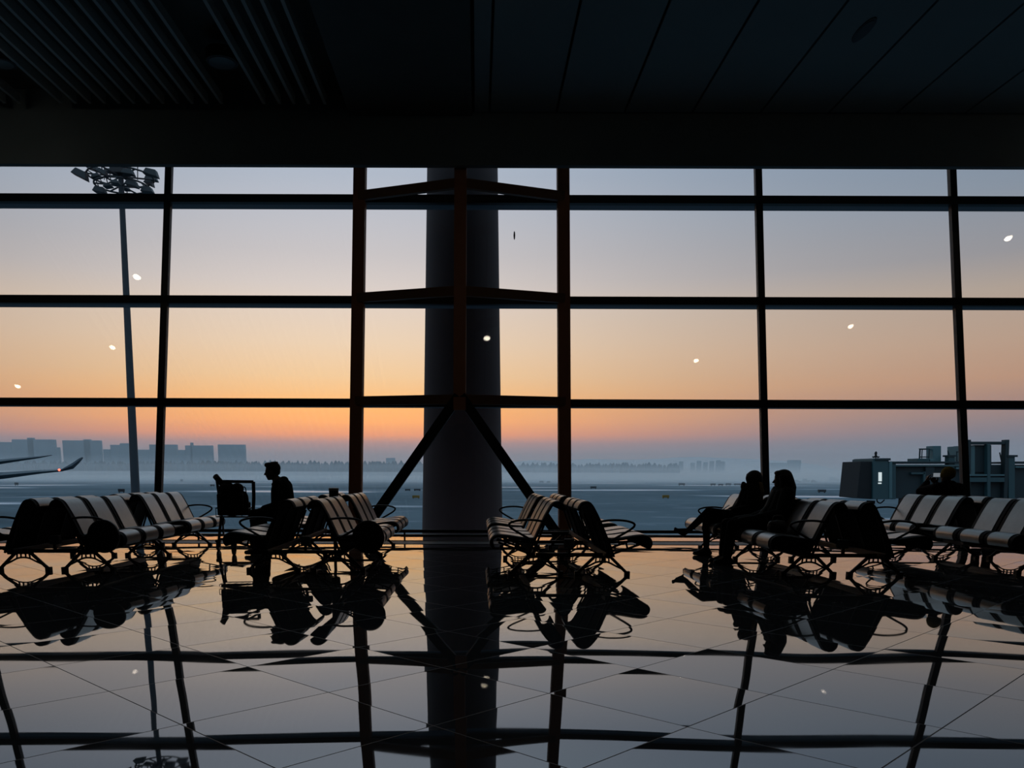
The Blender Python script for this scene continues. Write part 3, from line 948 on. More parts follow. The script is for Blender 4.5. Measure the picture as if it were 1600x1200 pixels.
# --- the man in the hooded jacket
my = 11.62
man = empty('person', (-2.62, my, 0), 'person in a dark hooded jacket leaning forward on the seats behind the luggage trolley', 'person')
F = frame_of((-0.99, -0.08, -0.12))
hc = V(-2.825, my, 1.128)
mj = dict(pel=V(-2.60, my, 0.55), mid=V(-2.665, my, 0.72), che=V(-2.70, my, 0.88), nek=V(-2.745, my, 0.985),
          shl=V(-2.70, my - 0.185, 0.935), shr=V(-2.70, my + 0.185, 0.935),
          ell=V(-2.74, my - 0.23, 0.665), elr=V(-2.74, my + 0.23, 0.665),
          wrl=V(-2.93, my - 0.10, 0.630), wrr=V(-2.93, my + 0.11, 0.630),
          hil=V(-2.60, my - 0.10, 0.52), hir=V(-2.60, my + 0.10, 0.52),
          knl=V(-3.05, my - 0.16, 0.545), knr=V(-3.05, my + 0.15, 0.545),
          anl=V(-2.985, my - 0.22, 0.10), anr=V(-2.98, my + 0.14, 0.10),
          tol=V(-3.155, my - 0.25, 0.036), tor=V(-3.15, my + 0.15, 0.036))
b = MB()
head_shapes(b, hc, F, 1.0)
b.limb([hc + V(0.02, 0, -0.05), mj['nek'] + V(0.02, 0, -0.03)], [0.052, 0.062])
b.limb([mj['nek'], mj['che'], mj['mid'], mj['pel']], [0.08, 0.115, 0.11, 0.115])
for s in ('l', 'r'):
    b.limb([mj['sh' + s], mj['el' + s], mj['wr' + s]], [0.052, 0.042, 0.028])
    b.limb([mj['hi' + s], mj['kn' + s], mj['an' + s]], [0.080, 0.056, 0.038])
    b.limb([mj['an' + s], mj['to' + s]], [0.035, 0.026])
hand_shapes(b, mj['wrl'], (-0.7, 0.55, -0.12), (0, -0.3, 1), 1, 0.55)
hand_shapes(b, mj['wrr'], (-0.7, -0.55, -0.02), (0, 0.3, 1), -1, 0.55)
b.fuse('body', M['skin'], man, 0.006, 3, man.location)
b = MB()
b.limb([mj['nek'] + V(0.01, 0, -0.05), mj['che'] + V(0.005, 0, 0), mj['mid'], mj['pel'] + V(0.0, 0, 0.01)], [0.085, 0.135, 0.130, 0.145])
for dy in (-0.09, 0.09):
    b.limb([mj['che'] + V(0.01, dy, 0.03), mj['mid'] + V(0, dy * 0.9, 0), mj['pel'] + V(0.01, dy, 0.02)], [0.125, 0.12, 0.125])
for s in ('l', 'r'):
    b.limb([mj['che'] + V(0.02, 0, 0.05), mj['sh' + s], mj['el' + s], mj['wr' + s]], [0.10, 0.082, 0.062, 0.042])
hood = V(-2.665, my, 1.012)
b.ell(hood, (0.062, 0.105, 0.055)); b.ell(hood + V(-0.055, 0.0, -0.02), (0.07, 0.10, 0.05))
b.limb([hood + V(-0.05, -0.08, -0.01), V(-2.80, my - 0.05, 0.955)], [0.035, 0.028]); b.limb([hood + V(-0.05, 0.08, -0.01), V(-2.80, my + 0.05, 0.955)], [0.035, 0.028])
b.fuse('jacket', M['cloth_black'], man, 0.008, 4, man.location)
b = MB()
for dy in (-0.035, 0.035):
    b.tube(catmull([V(-2.815, my + dy, 0.95), V(-2.835, my + dy, 0.86), V(-2.838, my + dy, 0.70)], 4), 0.0065, 6)
put(b, 'drawstrings', M['cloth_black'], man, True)
b = MB()
b.limb([mj['pel'] + V(0.02, -0.06, -0.01), mj['pel'] + V(0.02, 0.06, -0.01)], [0.118, 0.118])
for s in ('l', 'r'):
    b.limb([mj['hi' + s] + V(0, 0, 0.01), mj['kn' + s], mj['an' + s] + V(0, 0, 0.02)], [0.100, 0.080, 0.062])
b.fuse('trousers', M['cloth_denim'], man, 0.008, 4, man.location)
for s in ('l', 'r'):
    b = MB(); shoe_shapes(b, mj['an' + s], mj['to' + s]); b.fuse('shoe', M['shoe'], man, 0.006, 3, man.location)
b = MB()
b.ell(hc + F @ V(-0.028, 0, 0.045), (0.098, 0.088, 0.088), F); b.ell(hc + F @ V(0.040, 0, 0.095), (0.050, 0.066, 0.036), F); b.ell(hc + F @ V(-0.070, 0, 0.0), (0.045, 0.07, 0.06), F)
for k in range(26):
    a = k * 2.4; r_ = 0.02 + 0.055 * ((k * 0.37) % 1)
    p = hc + F @ V(-0.03 + r_ * math.cos(a), r_ * math.sin(a), 0.120 - r_ * 0.45)
    b.capsule(p, p + F @ V(0.012 * math.cos(a) - 0.012, 0.012 * math.sin(a), 0.018), 0.014, 0.006, 8)
b.fuse('hair', M['hair'], man, 0.006, 1, man.location)

# --- the woman with crossed legs
wy = 11.42
wa = empty('person', (3.55, wy, 0), 'person with short tied hair and crossed legs, one foot raised, on the seats', 'person')
F = frame_of((-0.45, 0.85, -0.15))
hc = V(3.735, wy, 1.035)
A = dict(pel=V(3.60, wy, 0.54), mid=V(3.66, wy, 0.69), che=V(3.70, wy, 0.83), nek=V(3.735, wy, 0.945),
         shl=V(3.70, wy - 0.165, 0.885), shr=V(3.71, wy + 0.165, 0.885), ell=V(3.65, wy - 0.22, 0.66), elr=V(3.65, wy + 0.21, 0.66),
         wrl=V(3.47, wy - 0.10, 0.620), wrr=V(3.47, wy + 0.06, 0.620),
         hil=V(3.58, wy - 0.09, 0.52), hir=V(3.58, wy + 0.09, 0.51))
kn1 = at_y(1107, 800, wy - 0.10); an1 = at_y(1075, 829, wy - 0.02); toe1 = at_y(1055, 828, wy)
heel1 = at_y(1068, 835, wy)
kn2 = V(3.15, wy + 0.06, 0.505); an2 = V(3.175, wy + 0.10, 0.10); toe2 = V(3.02, wy + 0.10, 0.03)
b = MB()
head_shapes(b, hc, F, 0.96)
b.limb([hc + V(0.0, 0, -0.05), A['nek'] + V(0, 0, -0.03)], [0.045, 0.055])
b.limb([A['nek'], A['che'], A['mid'], A['pel']], [0.07, 0.105, 0.10, 0.12])
for s in ('l', 'r'):
    b.limb([A['sh' + s], A['el' + s], A['wr' + s]], [0.045, 0.036, 0.024])
b.limb([A['hil'], kn1, an1], [0.080, 0.052, 0.032]); b.limb([A['hir'], kn2, an2], [0.080, 0.052, 0.034])
b.limb([an1, toe1], [0.03, 0.02]); b.limb([an2, toe2], [0.03, 0.02])
hand_shapes(b, A['wrl'], (-0.8, 0.45, 0.05), (0, -0.5, 1), 1, 0.6, 0.92)
hand_shapes(b, A['wrr'], (-0.8, -0.35, 0.05), (0, 0.5, 1), -1, 0.6, 0.92)
b.fuse('body', M['skin'], wa, 0.006, 3, wa.location)
b = MB()
b.limb([A['nek'] + V(0, 0, -0.05), A['che'], A['mid'], A['pel'] + V(0, 0, 0.02)], [0.09, 0.135, 0.13, 0.15])
for dy in (-0.08, 0.08):
    b.limb([A['che'] + V(0, dy, 0.0), A['mid'] + V(0, dy, 0), A['pel'] + V(0.0, dy, 0.02)], [0.115, 0.11, 0.125])
for s in ('l', 'r'):
    b.limb([A['che'] + V(0, 0, 0.03), A['sh' + s], A['el' + s], A['wr' + s]], [0.10, 0.082, 0.062, 0.045])
b.fuse('coat', M['cloth_black'], wa, 0.008, 4, wa.location)
b = MB()
for k in range(26):
    a = 2 * math.pi * k / 26
    p = V(3.725, wy, 0.940) + V(0.105 * math.cos(a), 0.150 * math.sin(a), 0.012 * math.sin(3 * a))
    b.ell(p, (0.040, 0.040, 0.040 + 0.012 * ((k * 7) % 3)), None, 10, 8)
b.fuse('fur_collar', M['cloth_black'], wa, 0.010, 1, wa.location)
b = MB()
b.limb([V(3.79, wy - 0.14, 0.98), V(3.80, wy - 0.19, 0.88), V(3.78, wy - 0.20, 0.76)], [0.032, 0.034, 0.03])
b.fuse('scarf_end', M['scarf'], wa, 0.009, 3, wa.location)
b = MB()
b.limb([A['pel'] + V(0.0, -0.05, 0), A['pel'] + V(0.0, 0.05, 0)], [0.125, 0.125])
b.limb([A['hil'], kn1, an1], [0.095, 0.062, 0.038]); b.limb([A['hir'], kn2, an2 + V(0, 0, 0.03)], [0.095, 0.062, 0.042])
b.fuse('trousers', M['cloth_denim'], wa, 0.008, 3, wa.location)
b = MB(); b.limb([an1, heel1], [0.036, 0.026]); b.limb([heel1, (heel1 + toe1) / 2 + V(0, 0, 0.0), toe1 + V(0, 0, 0.02)], [0.026, 0.026, 0.018]); b.limb([an1, toe1], [0.036, 0.020])
b.capsule(heel1, heel1 + V(0.02, 0, -0.035), 0.02, 0.012)
b.fuse('shoe', M['shoe'], wa, 0.006, 2, wa.location)
b = MB(); shoe_shapes(b, an2, toe2); b.fuse('shoe', M['shoe'], wa, 0.006, 3, wa.location)
b = MB()
b.ell(hc + F @ V(-0.02, 0, 0.025), (0.112, 0.106, 0.104), F); b.ell(hc + F @ V(-0.065, 0, -0.02), (0.065, 0.095, 0.085), F)
b.ell(hc + F @ V(0.035, 0, 0.075), (0.05, 0.07, 0.03), F)
for s in (-1, 1): b.limb([hc + F @ V(0.02, s * 0.08, 0.03), hc + F @ V(0.0, s * 0.082, -0.07)], [0.026, 0.02])
b.fuse('hair', M['hair'], wa, 0.007, 2, wa.location)
ph = empty('mobile_phone', V(3.36, wy - 0.02, 0.655), 'dark mobile phone held on the lap of the person with crossed legs', 'phone')
pm = Matrix.Rotation(R(-35), 4, 'Y') @ Matrix.Rotation(R(5), 4, 'Z')
o = MB().box((-0.075, -0.037, -0.004), (0.075, 0.037, 0.004), pm).build('phone_body', M['blackplastic'], ph, bevel=0.004)
o = MB().box((-0.068, -0.033, 0.004), (0.068, 0.033, 0.0048), pm).build('screen', M['chrome'], ph)

# --- the woman with long hair
vy = 10.34
wb = empty('person', (3.6, vy, 0), 'person with long dark hair in a dark coat, seated beside the one with crossed legs', 'person')
F = frame_of((-0.96, 0.22, -0.05))
hc = V(3.735, vy, 1.045)
B = dict(pel=V(3.62, vy, 0.54), mid=V(3.69, vy, 0.69), che=V(3.745, vy, 0.84), nek=V(3.76, vy, 0.945),
         shl=V(3.75, vy - 0.17, 0.885), shr=V(3.75, vy + 0.17, 0.885), ell=V(3.66, vy - 0.23, 0.64), elr=V(3.66, vy + 0.22, 0.64),
         wrl=V(3.44, vy - 0.10, 0.590), wrr=V(3.44, vy + 0.08, 0.590),
         hil=V(3.58, vy - 0.09, 0.51), hir=V(3.58, vy + 0.09, 0.51),
         knl=V(3.13, vy - 0.10, 0.50), knr=V(3.12, vy + 0.10, 0.50),
         anl=V(3.11, vy - 0.02, 0.10), anr=V(3.11, vy + 0.14, 0.10), tol=V(2.98, vy + 0.01, 0.032), tor=V(2.96, vy + 0.16, 0.032))
b = MB()
head_shapes(b, hc, F, 0.97)
b.limb([hc + V(0.02, 0, -0.05), B['nek'] + V(0, 0, -0.03)], [0.046, 0.055])
b.limb([B['nek'], B['che'], B['mid'], B['pel']], [0.07, 0.105, 0.10, 0.12])
for s in ('l', 'r'):
    b.limb([B['sh' + s], B['el' + s], B['wr' + s]], [0.045, 0.036, 0.024])
    b.limb([B['hi' + s], B['kn' + s], B['an' + s]], [0.080, 0.052, 0.034])
    b.limb([B['an' + s], B['to' + s]], [0.03, 0.02])
hand_shapes(b, B['wrl'], (-0.75, 0.5, -0.05), (0, -0.3, 1), 1, 0.5, 0.92)
hand_shapes(b, B['wrr'], (-0.75, -0.5, -0.05), (0, 0.3, 1), -1, 0.5, 0.92)
b.fuse('body', M['skin'], wb, 0.006, 3, wb.location)
b = MB()
b.limb([B['nek'] + V(0, 0, -0.05), B['che'], B['mid'], B['pel'] + V(0, 0, 0.02)], [0.085, 0.135, 0.135, 0.16])
for dy in (-0.08, 0.08):
    b.limb([B['che'] + V(0, dy, 0.0), B['mid'] + V(0, dy, 0), B['pel'] + V(0.0, dy, 0.01)], [0.12, 0.115, 0.13])
    b.limb([B['pel'] + V(-0.03, dy, 0.0), V(3.24, vy + dy * 1.3, 0.52)], [0.115, 0.078])
for s in ('l', 'r'):
    b.limb([B['che'] + V(0, 0, 0.03), B['sh' + s], B['el' + s], B['wr' + s]], [0.10, 0.084, 0.065, 0.047])
b.limb([B['nek'] + V(-0.05, -0.05, -0.02), B['nek'] + V(-0.07, 0.05, -0.02)], [0.05, 0.05])
b.fuse('coat', M['cloth_teal'], wb, 0.008, 4, wb.location)
b = MB()
for s in ('l', 'r'):
    b.limb([B['hi' + s], B['kn' + s], B['an' + s] + V(0, 0, 0.03)], [0.092, 0.070, 0.062])
b.fuse('boots_and_leggings', M['cloth_denim'], wb, 0.008, 3, wb.location)
for s in ('l', 'r'):
    b = MB(); shoe_shapes(b, B['an' + s], B['to' + s]); b.fuse('shoe', M['shoe'], wb, 0.006, 3, wb.location)
b = MB()
b.ell(hc + F @ V(-0.02, 0, 0.035), (0.106, 0.098, 0.092), F); b.ell(hc + F @ V(0.04, 0, 0.085), (0.05, 0.07, 0.03), F)
for k in range(11):
    a = R(70 + 22 * k)
    p0 = hc + F @ V(-0.02 + 0.072 * math.cos(a), 0.080 * math.sin(a), 0.03)
    p1 = hc + F @ V(-0.045 + 0.085 * math.cos(a), 0.098 * math.sin(a), -0.10)
    p2 = hc + F @ V(-0.055 + 0.078 * math.cos(a), 0.115 * math.sin(a), -0.22 - 0.03 * ((k * 5) % 3))
    b.limb([p0, p1, p2], [0.040, 0.042, 0.022], 12)
b.fuse('hair', M['hair'], wb, 0.008, 2, wb.location)

hb = empty('handbag', (3.52, 9.80, 0.43), 'soft grey handbag on the seat next to the person with long hair', 'bag')
b = MB()
b.ell((3.52, 9.80, 0.505), (0.12, 0.075, 0.078)); b.box((3.42, 9.75, 0.437), (3.62, 9.85, 0.52)); b.ell((3.46, 9.79, 0.545), (0.05, 0.05, 0.03)); b.ell((3.57, 9.8, 0.55), (0.045, 0.05, 0.03))
b.fuse('bag_body', M['bag_grey'], hb, 0.009, 4, hb.location)
b = MB().tube(catmull([(3.45, 9.79, 0.57), (3.47, 9.77, 0.63), (3.56, 9.77, 0.63), (3.59, 9.79, 0.57)], 5), 0.009, 8)
put(b, 'bag_handle', M['bag_grey'], hb, True)

# --- the photographer at the far window
qy = 12.72
pp = empty('person', (7.14, qy, 0), 'person in a mustard knitted beanie and dark jacket raising a phone towards the window', 'person')
F = frame_of((-0.30, 0.95, 0.02))
hc = V(7.085, qy, 1.095)
Pj = dict(pel=V(7.290, qy, 0.52), mid=V(7.190, qy, 0.70), che=V(7.130, qy, 0.85), nek=V(7.095, qy, 0.97))
ax = V(0.95, 0.30, 0)
shl, shr = V(7.105, qy, 0.90) - ax * 0.20, V(7.105, qy, 0.90) + ax * 0.20
elb_l, elb_r = V(6.820, qy + 0.22, 0.86), V(7.340, qy + 0.27, 0.80)
wr_l, wr_r = V(6.985, qy + 0.37, 0.99), V(7.155, qy + 0.42, 0.97)
b = MB()
head_shapes(b, hc, F, 1.0)
b.limb([hc + V(0.0, 0, -0.05), Pj['nek'] + V(0, 0, -0.03)], [0.052, 0.062])
b.limb([Pj['nek'], Pj['che'], Pj['mid'], Pj['pel']], [0.08, 0.115, 0.115, 0.13])
b.limb([shl, elb_l, wr_l], [0.05, 0.042, 0.028]); b.limb([shr, elb_r, wr_r], [0.05, 0.042, 0.028])
for dy in (-0.10, 0.10):
    b.limb([Pj['pel'] + V(0, dy, -0.02), V(7.730, qy + dy * 1.4, 0.52), V(7.710, qy + dy * 1.4, 0.10), V(7.890, qy + dy * 1.4, 0.035)], [0.085, 0.058, 0.04, 0.03])
hand_shapes(b, wr_l, (0.10, 0.2, 0.9), (-0.9, 0.0, 0.1), 1, 0.45)
hand_shapes(b, wr_r, (-0.5, 0.1, 0.8), (0.3, 0.8, 0.1), -1, 0.5)
b.fuse('body', M['skin'], pp, 0.006, 3, pp.location)
b = MB()
b.limb([Pj['nek'] + V(0, 0, -0.05), Pj['che'], Pj['mid'], Pj['pel'] + V(0, 0, 0.02)], [0.10, 0.15, 0.145, 0.15])
for sx_ in (-0.10, 0.10):
    b.limb([Pj['che'] + ax * sx_, Pj['mid'] + ax * sx_, Pj['pel'] + V(0, sx_, 0.03)], [0.135, 0.135, 0.14])
b.limb([V(7.105, qy, 0.90), shl, elb_l, wr_l], [0.12, 0.098, 0.068, 0.046]); b.limb([V(7.105, qy, 0.90), shr, elb_r, wr_r], [0.12, 0.098, 0.068, 0.046])
b.limb([Pj['nek'] - ax * 0.06 + V(0, -0.02, 0), Pj['nek'] + ax * 0.08 + V(0, -0.02, 0)], [0.065, 0.06])
b.fuse('jacket', M['cloth_black'], pp, 0.008, 4, pp.location)
b = MB()
for dy in (-0.10, 0.10):
    b.limb([Pj['pel'] + V(0, dy, -0.01), V(7.730, qy + dy * 1.4, 0.525), V(7.710, qy + dy * 1.4, 0.12)], [0.105, 0.078, 0.058])
b.fuse('trousers', M['cloth_denim'], pp, 0.008, 3, pp.location)
for dy in (-0.14, 0.14):
    b = MB(); shoe_shapes(b, V(7.710, qy + dy, 0.10), V(7.890, qy + dy, 0.036)); b.fuse('shoe', M['shoe'], pp, 0.006, 3, pp.location)
b = MB()
b.ell(hc + F @ V(-0.012, 0, 0.042), (0.109, 0.094, 0.100), F)
b.lathe([(0.094, -0.020), (0.100, -0.014), (0.103, 0.02), (0.100, 0.045)], hc + V(0.0, -0.01, 0.0), 28)
b.fuse('beanie', M['knit'], pp, 0.007, 2, pp.location)
pk = hc + V(0.035, 0.36, 0.015)
ph2 = empty('mobile_phone', pk, 'silvery mobile phone raised in front of the person in the mustard beanie', 'phone')
pm = Matrix.Rotation(R(12), 4, 'Z')
MB().box((-0.070, -0.004, -0.034), (0.070, 0.004, 0.034), pm).build('phone_body', M['phone'], ph2, bevel=0.006)
MB().box((-0.064, -0.0048, -0.030), (0.064, -0.004, 0.030), pm).build('screen', M['screen_lit'], ph2)


# ------------------------------------------------------------------ floodlight mast on the apron
MY = 60.0
mb0, mt0 = at_y(211.5, 765, MY), at_y(188.5, 270, MY)
slope = (mt0.x - mb0.x) / (mt0.z - mb0.z)
def mast_x(z): return mb0.x + (z - mb0.z) * slope
lm = empty('floodlight_mast', (mast_x(GZ), MY, GZ), 'tall floodlight mast with a crown of floodlights on the apron', 'light mast')
ztop = at_y(188, 250, MY).z
pts = [V(mast_x(z), MY, z) for z in (GZ, -2, 4, 10, 16, ztop)]
put(MB().tube(pts, [0.33, 0.31, 0.275, 0.235, 0.20, 0.17], 20), 'pole', M['mastm'], lm, True)
put(MB().tube([V(mast_x(GZ), MY, GZ), V(mast_x(GZ), MY, GZ + 0.5)], 0.7, 20), 'base', M['mastm'], lm, True)
zc1, zc2 = at_y(188, 276, MY).z, at_y(188, 290, MY).z
b = MB()
for zc, rr in ((zc1, 2.1), (zc2, 1.7)):
    c = V(mast_x(zc), MY, zc)
    b.tube([c + V(rr * math.cos(2 * math.pi * k / 24), rr * math.sin(2 * math.pi * k / 24), 0) for k in range(24)], 0.06, 8, closed=True)
    for k in range(6):
        a = 2 * math.pi * k / 6 + 0.3
        b.tube([c, c + V(rr * math.cos(a), rr * math.sin(a), 0)], 0.055, 8)
put(b, 'ring_frame', M['floodm'], lm, True)
hub = V(mast_x(zc1), MY, zc1 + 0.55)
put(MB().box((hub.x - 0.55, MY - 0.5, hub.z - 0.45), (hub.x + 0.5, MY + 0.5, hub.z + 0.45)), 'winch_head', M['floodm'], lm, bevel=0.05)
lamps = [(127, 272, 24, -1.2, 26), (146, 262, 17, 1.6, 18), (151, 275, 14, -0.9, -12), (161, 269, 15, -1.9, 28), (157, 297, 19, -1.0, 10), (171, 267, 12, 1.8, 5),
         (201, 269, 18, -1.7, 8), (169, 290, 12, -1.5, -8), (207, 287, 19, -1.5, 14), (198, 295, 10, 1.6, 0), (237, 270, 22, -0.3, 14), (237, 278, 18, 1.4, 6),
         (234, 286, 14, 0.9, 22), (231, 297, 18, -0.9, 4), (181, 285, 12, -2.0, 4)]
for (x, y, w, dy, rot) in lamps:
    Y = MY + dy
    c = at_y(x, y, Y)
    w_ = w * Y / 1300 / 2
    m4 = Matrix.Translation(c) @ Matrix.Rotation(R(rot), 4, 'Y')
    b = MB()
    h_ = w_ * 0.42
    b.hexa([m4 @ Vector(p) for p in ((-w_, -0.32, -h_), (w_, -0.32, -h_), (w_, 0.32, -h_), (-w_, 0.32, -h_),
                                     (-w_ * 0.75, -0.22, h_ * 0.9), (w_ * 0.55, -0.22, h_), (w_ * 0.55, 0.22, h_), (-w_ * 0.75, 0.22, h_ * 0.9))])
    lp = put(b, 'floodlight', M['floodm'], lm, bevel=0.04)
    # arm from the ring to the lamp
    zc = zc1 if y < 282 else zc2
    rr = 2.1 if y < 282 else 1.7
    cc = V(mast_x(zc), MY, zc); d = V(c.x - cc.x, c.y - cc.y, 0)
    q = cc + d.normalized() * rr
    put(MB().tube([q, c], 0.035, 6), 'lamp_arm', M['floodm'], lm)
for (x, dy) in ((215, -0.4), (163, 0.4)):
    p0 = at_y(x, 281, MY + dy); p1 = at_y(x, 257, MY + dy)
    put(MB().tube([p0, p1], 0.035, 6), 'beacon_rod', M['floodm'], lm)
    put(MB().ell(p1 + V(0, 0, 0.08), (0.13, 0.13, 0.16), None, 12, 8), 'beacon', M['red_lamp'], lm, True)

# ------------------------------------------------------------------ jet bridge
JY = 65.0
jb = empty('jet_bridge', (at_y(1480, 750, JY).x, JY, GZ), 'teal passenger boarding bridge with rooftop vents and rails, outside on the right', 'jet bridge')
def quad(pxs, y0, y1, name, m, bevel=0.03):
    """a four-cornered outline read at the bridge's near side, given its depth"""
    P = [at_y(x, y, JY - 1.6) for x, y in pxs]
    b = MB()
    b.prism([(p.x, p.z) for p in P], JY + y0, JY + y1)
    return put(b, name, m, jb, bevel=bevel)
def rect(x0, y0, x1, y1, d0, d1, name, m, bevel=0.03):
    return quad([(x0, y0), (x1, y0), (x1, y1), (x0, y1)], d0, d1, name, m, bevel)
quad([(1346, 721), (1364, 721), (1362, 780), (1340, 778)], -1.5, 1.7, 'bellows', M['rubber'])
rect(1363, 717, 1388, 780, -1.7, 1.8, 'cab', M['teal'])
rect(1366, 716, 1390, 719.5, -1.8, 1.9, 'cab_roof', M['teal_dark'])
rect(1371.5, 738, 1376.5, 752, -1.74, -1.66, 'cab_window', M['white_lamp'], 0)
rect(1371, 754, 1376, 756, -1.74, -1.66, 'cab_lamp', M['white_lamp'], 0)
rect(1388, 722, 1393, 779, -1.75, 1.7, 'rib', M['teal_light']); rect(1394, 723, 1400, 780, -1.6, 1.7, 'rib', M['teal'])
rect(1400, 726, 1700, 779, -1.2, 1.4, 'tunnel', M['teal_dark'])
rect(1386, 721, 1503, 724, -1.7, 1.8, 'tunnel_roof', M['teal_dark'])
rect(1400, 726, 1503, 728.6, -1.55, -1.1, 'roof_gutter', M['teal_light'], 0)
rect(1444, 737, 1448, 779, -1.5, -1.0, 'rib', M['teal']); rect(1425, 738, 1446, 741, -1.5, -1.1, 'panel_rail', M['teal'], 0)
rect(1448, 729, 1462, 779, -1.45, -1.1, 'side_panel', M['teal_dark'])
b = MB()
Pp = lambda x, y, d=0: at_y(x, y, JY + d)
for x in (1436, 1440, 1451): b.tube([Pp(x, 720, -0.8), Pp(x + 1, 702, -0.8)], 0.04, 6)
for y in (701.5, 714): b.tube([Pp(1436, y, -0.8), Pp(1452, y, -0.8)], 0.04, 6)
for x in (1437, 1451): b.tube([Pp(x, 720, 0.6), Pp(x + 1, 702, 0.6)], 0.04, 6); b.tube([Pp(x + 1, 702, -0.8), Pp(x + 1, 702, 0.6)], 0.04, 6)
b.tube([Pp(1437, 702, 0.6), Pp(1452, 702, 0.6)], 0.04, 6)
put(b, 'roof_rail', M['teal_dark'], jb)
rect(1441, 716, 1460, 722, -0.9, 0.6, 'roof_unit', M['teal']); rect(1461, 717, 1468, 722, -0.9, 0.4, 'roof_unit', M['teal_light'])
rect(1468, 696, 1481, 722, -0.7, 0.3, 'vent_tower', M['teal_light'])
put(MB().tube([Pp(1481, 704, -0.2), Pp(1485, 720, -0.2)], 0.05, 6), 'vent_stay', M['teal_dark'], jb)
rect(1484, 713, 1493, 740, -1.5, -0.9, 'flue', M['teal']); rect(1482, 711, 1494, 713.5, -1.6, -0.8, 'flue_cap', M['teal_dark'], 0)
b = MB()
for x in (1495, 1501): b.tube([Pp(x, 722, -0.6), Pp(x, 706, -0.6)], 0.035, 6)
b.tube([Pp(1494, 706, -0.6), Pp(1503, 706, -0.6)], 0.035, 6)
put(b, 'roof_rail', M['teal_dark'], jb)
rect(1494, 730, 1520, 733, -1.6, -1.1, 'roof_gutter', M['teal_light'], 0)
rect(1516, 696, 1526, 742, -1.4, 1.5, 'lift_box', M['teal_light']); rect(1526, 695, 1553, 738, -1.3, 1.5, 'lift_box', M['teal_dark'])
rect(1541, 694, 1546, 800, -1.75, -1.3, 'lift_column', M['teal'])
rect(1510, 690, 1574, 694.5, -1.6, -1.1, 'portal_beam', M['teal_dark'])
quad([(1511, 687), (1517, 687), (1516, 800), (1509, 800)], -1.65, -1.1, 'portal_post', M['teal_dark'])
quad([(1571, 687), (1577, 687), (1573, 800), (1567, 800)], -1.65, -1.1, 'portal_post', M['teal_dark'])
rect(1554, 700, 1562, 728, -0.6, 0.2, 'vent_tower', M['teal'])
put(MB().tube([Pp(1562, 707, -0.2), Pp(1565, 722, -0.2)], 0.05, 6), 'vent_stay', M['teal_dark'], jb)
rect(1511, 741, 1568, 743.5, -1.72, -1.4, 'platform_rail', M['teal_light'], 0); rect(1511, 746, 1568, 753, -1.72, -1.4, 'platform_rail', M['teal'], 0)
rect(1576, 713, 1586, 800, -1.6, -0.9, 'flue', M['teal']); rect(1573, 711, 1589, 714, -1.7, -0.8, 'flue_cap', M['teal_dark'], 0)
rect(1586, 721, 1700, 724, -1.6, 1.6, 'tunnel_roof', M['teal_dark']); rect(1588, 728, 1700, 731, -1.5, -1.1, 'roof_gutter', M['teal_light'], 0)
b = MB()
b.tube([Pp(1368.5, 717, -0.5), Pp(1368.5, 709, -0.5)], 0.05, 8); b.ell(Pp(1368.5, 708.5, -0.5), (0.1, 0.1, 0.16), None, 10, 8)
b.tube([Pp(1363, 714, -0.5), Pp(1374, 714, -0.5)], 0.05, 6); b.tube([Pp(1365, 715.5, -0.5), Pp(1368, 711, -0.5)], 0.04, 6); b.tube([Pp(1372, 715.5, -0.5), Pp(1369, 711, -0.5)], 0.04, 6)
put(b, 'antenna', M['rubber'], jb)
b = MB().tube(catmull([Pp(1370, 779, -1.0), Pp(1371, 784, -1.0), Pp(1376, 786, -1.0), Pp(1382, 781, -1.0)], 5), 0.05, 6)
put(b, 'cable_loop', M['rubber'], jb)
put(MB().box((Pp(1356, 780).x, JY - 0.6, Pp(0, 783).z), (Pp(1362, 780).x, JY + 0.2, Pp(0, 778).z)), 'wheel_box', M['rubber'], jb)
for x in (1420, 1543, 1650):
    q = Pp(x, 779)
    put(MB().box((q.x - 0.5, JY - 0.6, GZ), (q.x + 0.5, JY + 0.6, q.z)), 'support_leg', M['teal_dark'], jb)

# ------------------------------------------------------------------ aircraft wing reaching in from the left
AY = 120.0
ac = empty('airliner', (at_y(-252, 740, AY).x, AY, GZ), 'parked airliner showing its upturned wingtip with a red light, at the left edge', 'aircraft')
def wingpiece(name, prof, m):
    """prof: list of (px, y_top, y_bottom, Y_lead, chord)"""
    b = MB()
    for (x0, t0, b0, Y0, c0), (x1, t1, b1, Y1, c1) in zip(prof[:-1], prof[1:]):
        P = []
        for (x, t, bb, Yl, ch) in ((x0, t0, b0, Y0, c0), (x1, t1, b1, Y1, c1)):
            pt, pb = at_y(x, t, Yl), at_y(x, bb, Yl)
            xm = pt.x
            zm = (pt.z + pb.z) / 2; h_ = (pt.z - pb.z) / 2
            P.append([V(xm, Yl, zm), V(xm, Yl + ch * 0.25, zm + h_), V(xm, Yl + ch, zm), V(xm, Yl + ch * 0.3, zm - h_)])
        A_, B_ = P
        va = [b.bm.verts.new(p) for p in A_]; vb = [b.bm.verts.new(p) for p in B_]
        for k in range(4): b.bm.faces.new((va[k], va[(k + 1) % 4], vb[(k + 1) % 4], vb[k]))
        b.bm.faces.new(va[::-1]); b.bm.faces.new(vb)
    return put(b, name, m, ac, True, 30)
wingpiece('wing', [(-240, 742, 772, 118, 9), (0, 737.5, 748, 120, 4.2), (60, 734.5, 740, 121.5, 2.6), (94, 733, 736.6, 122.5, 1.8)], M['wing'])
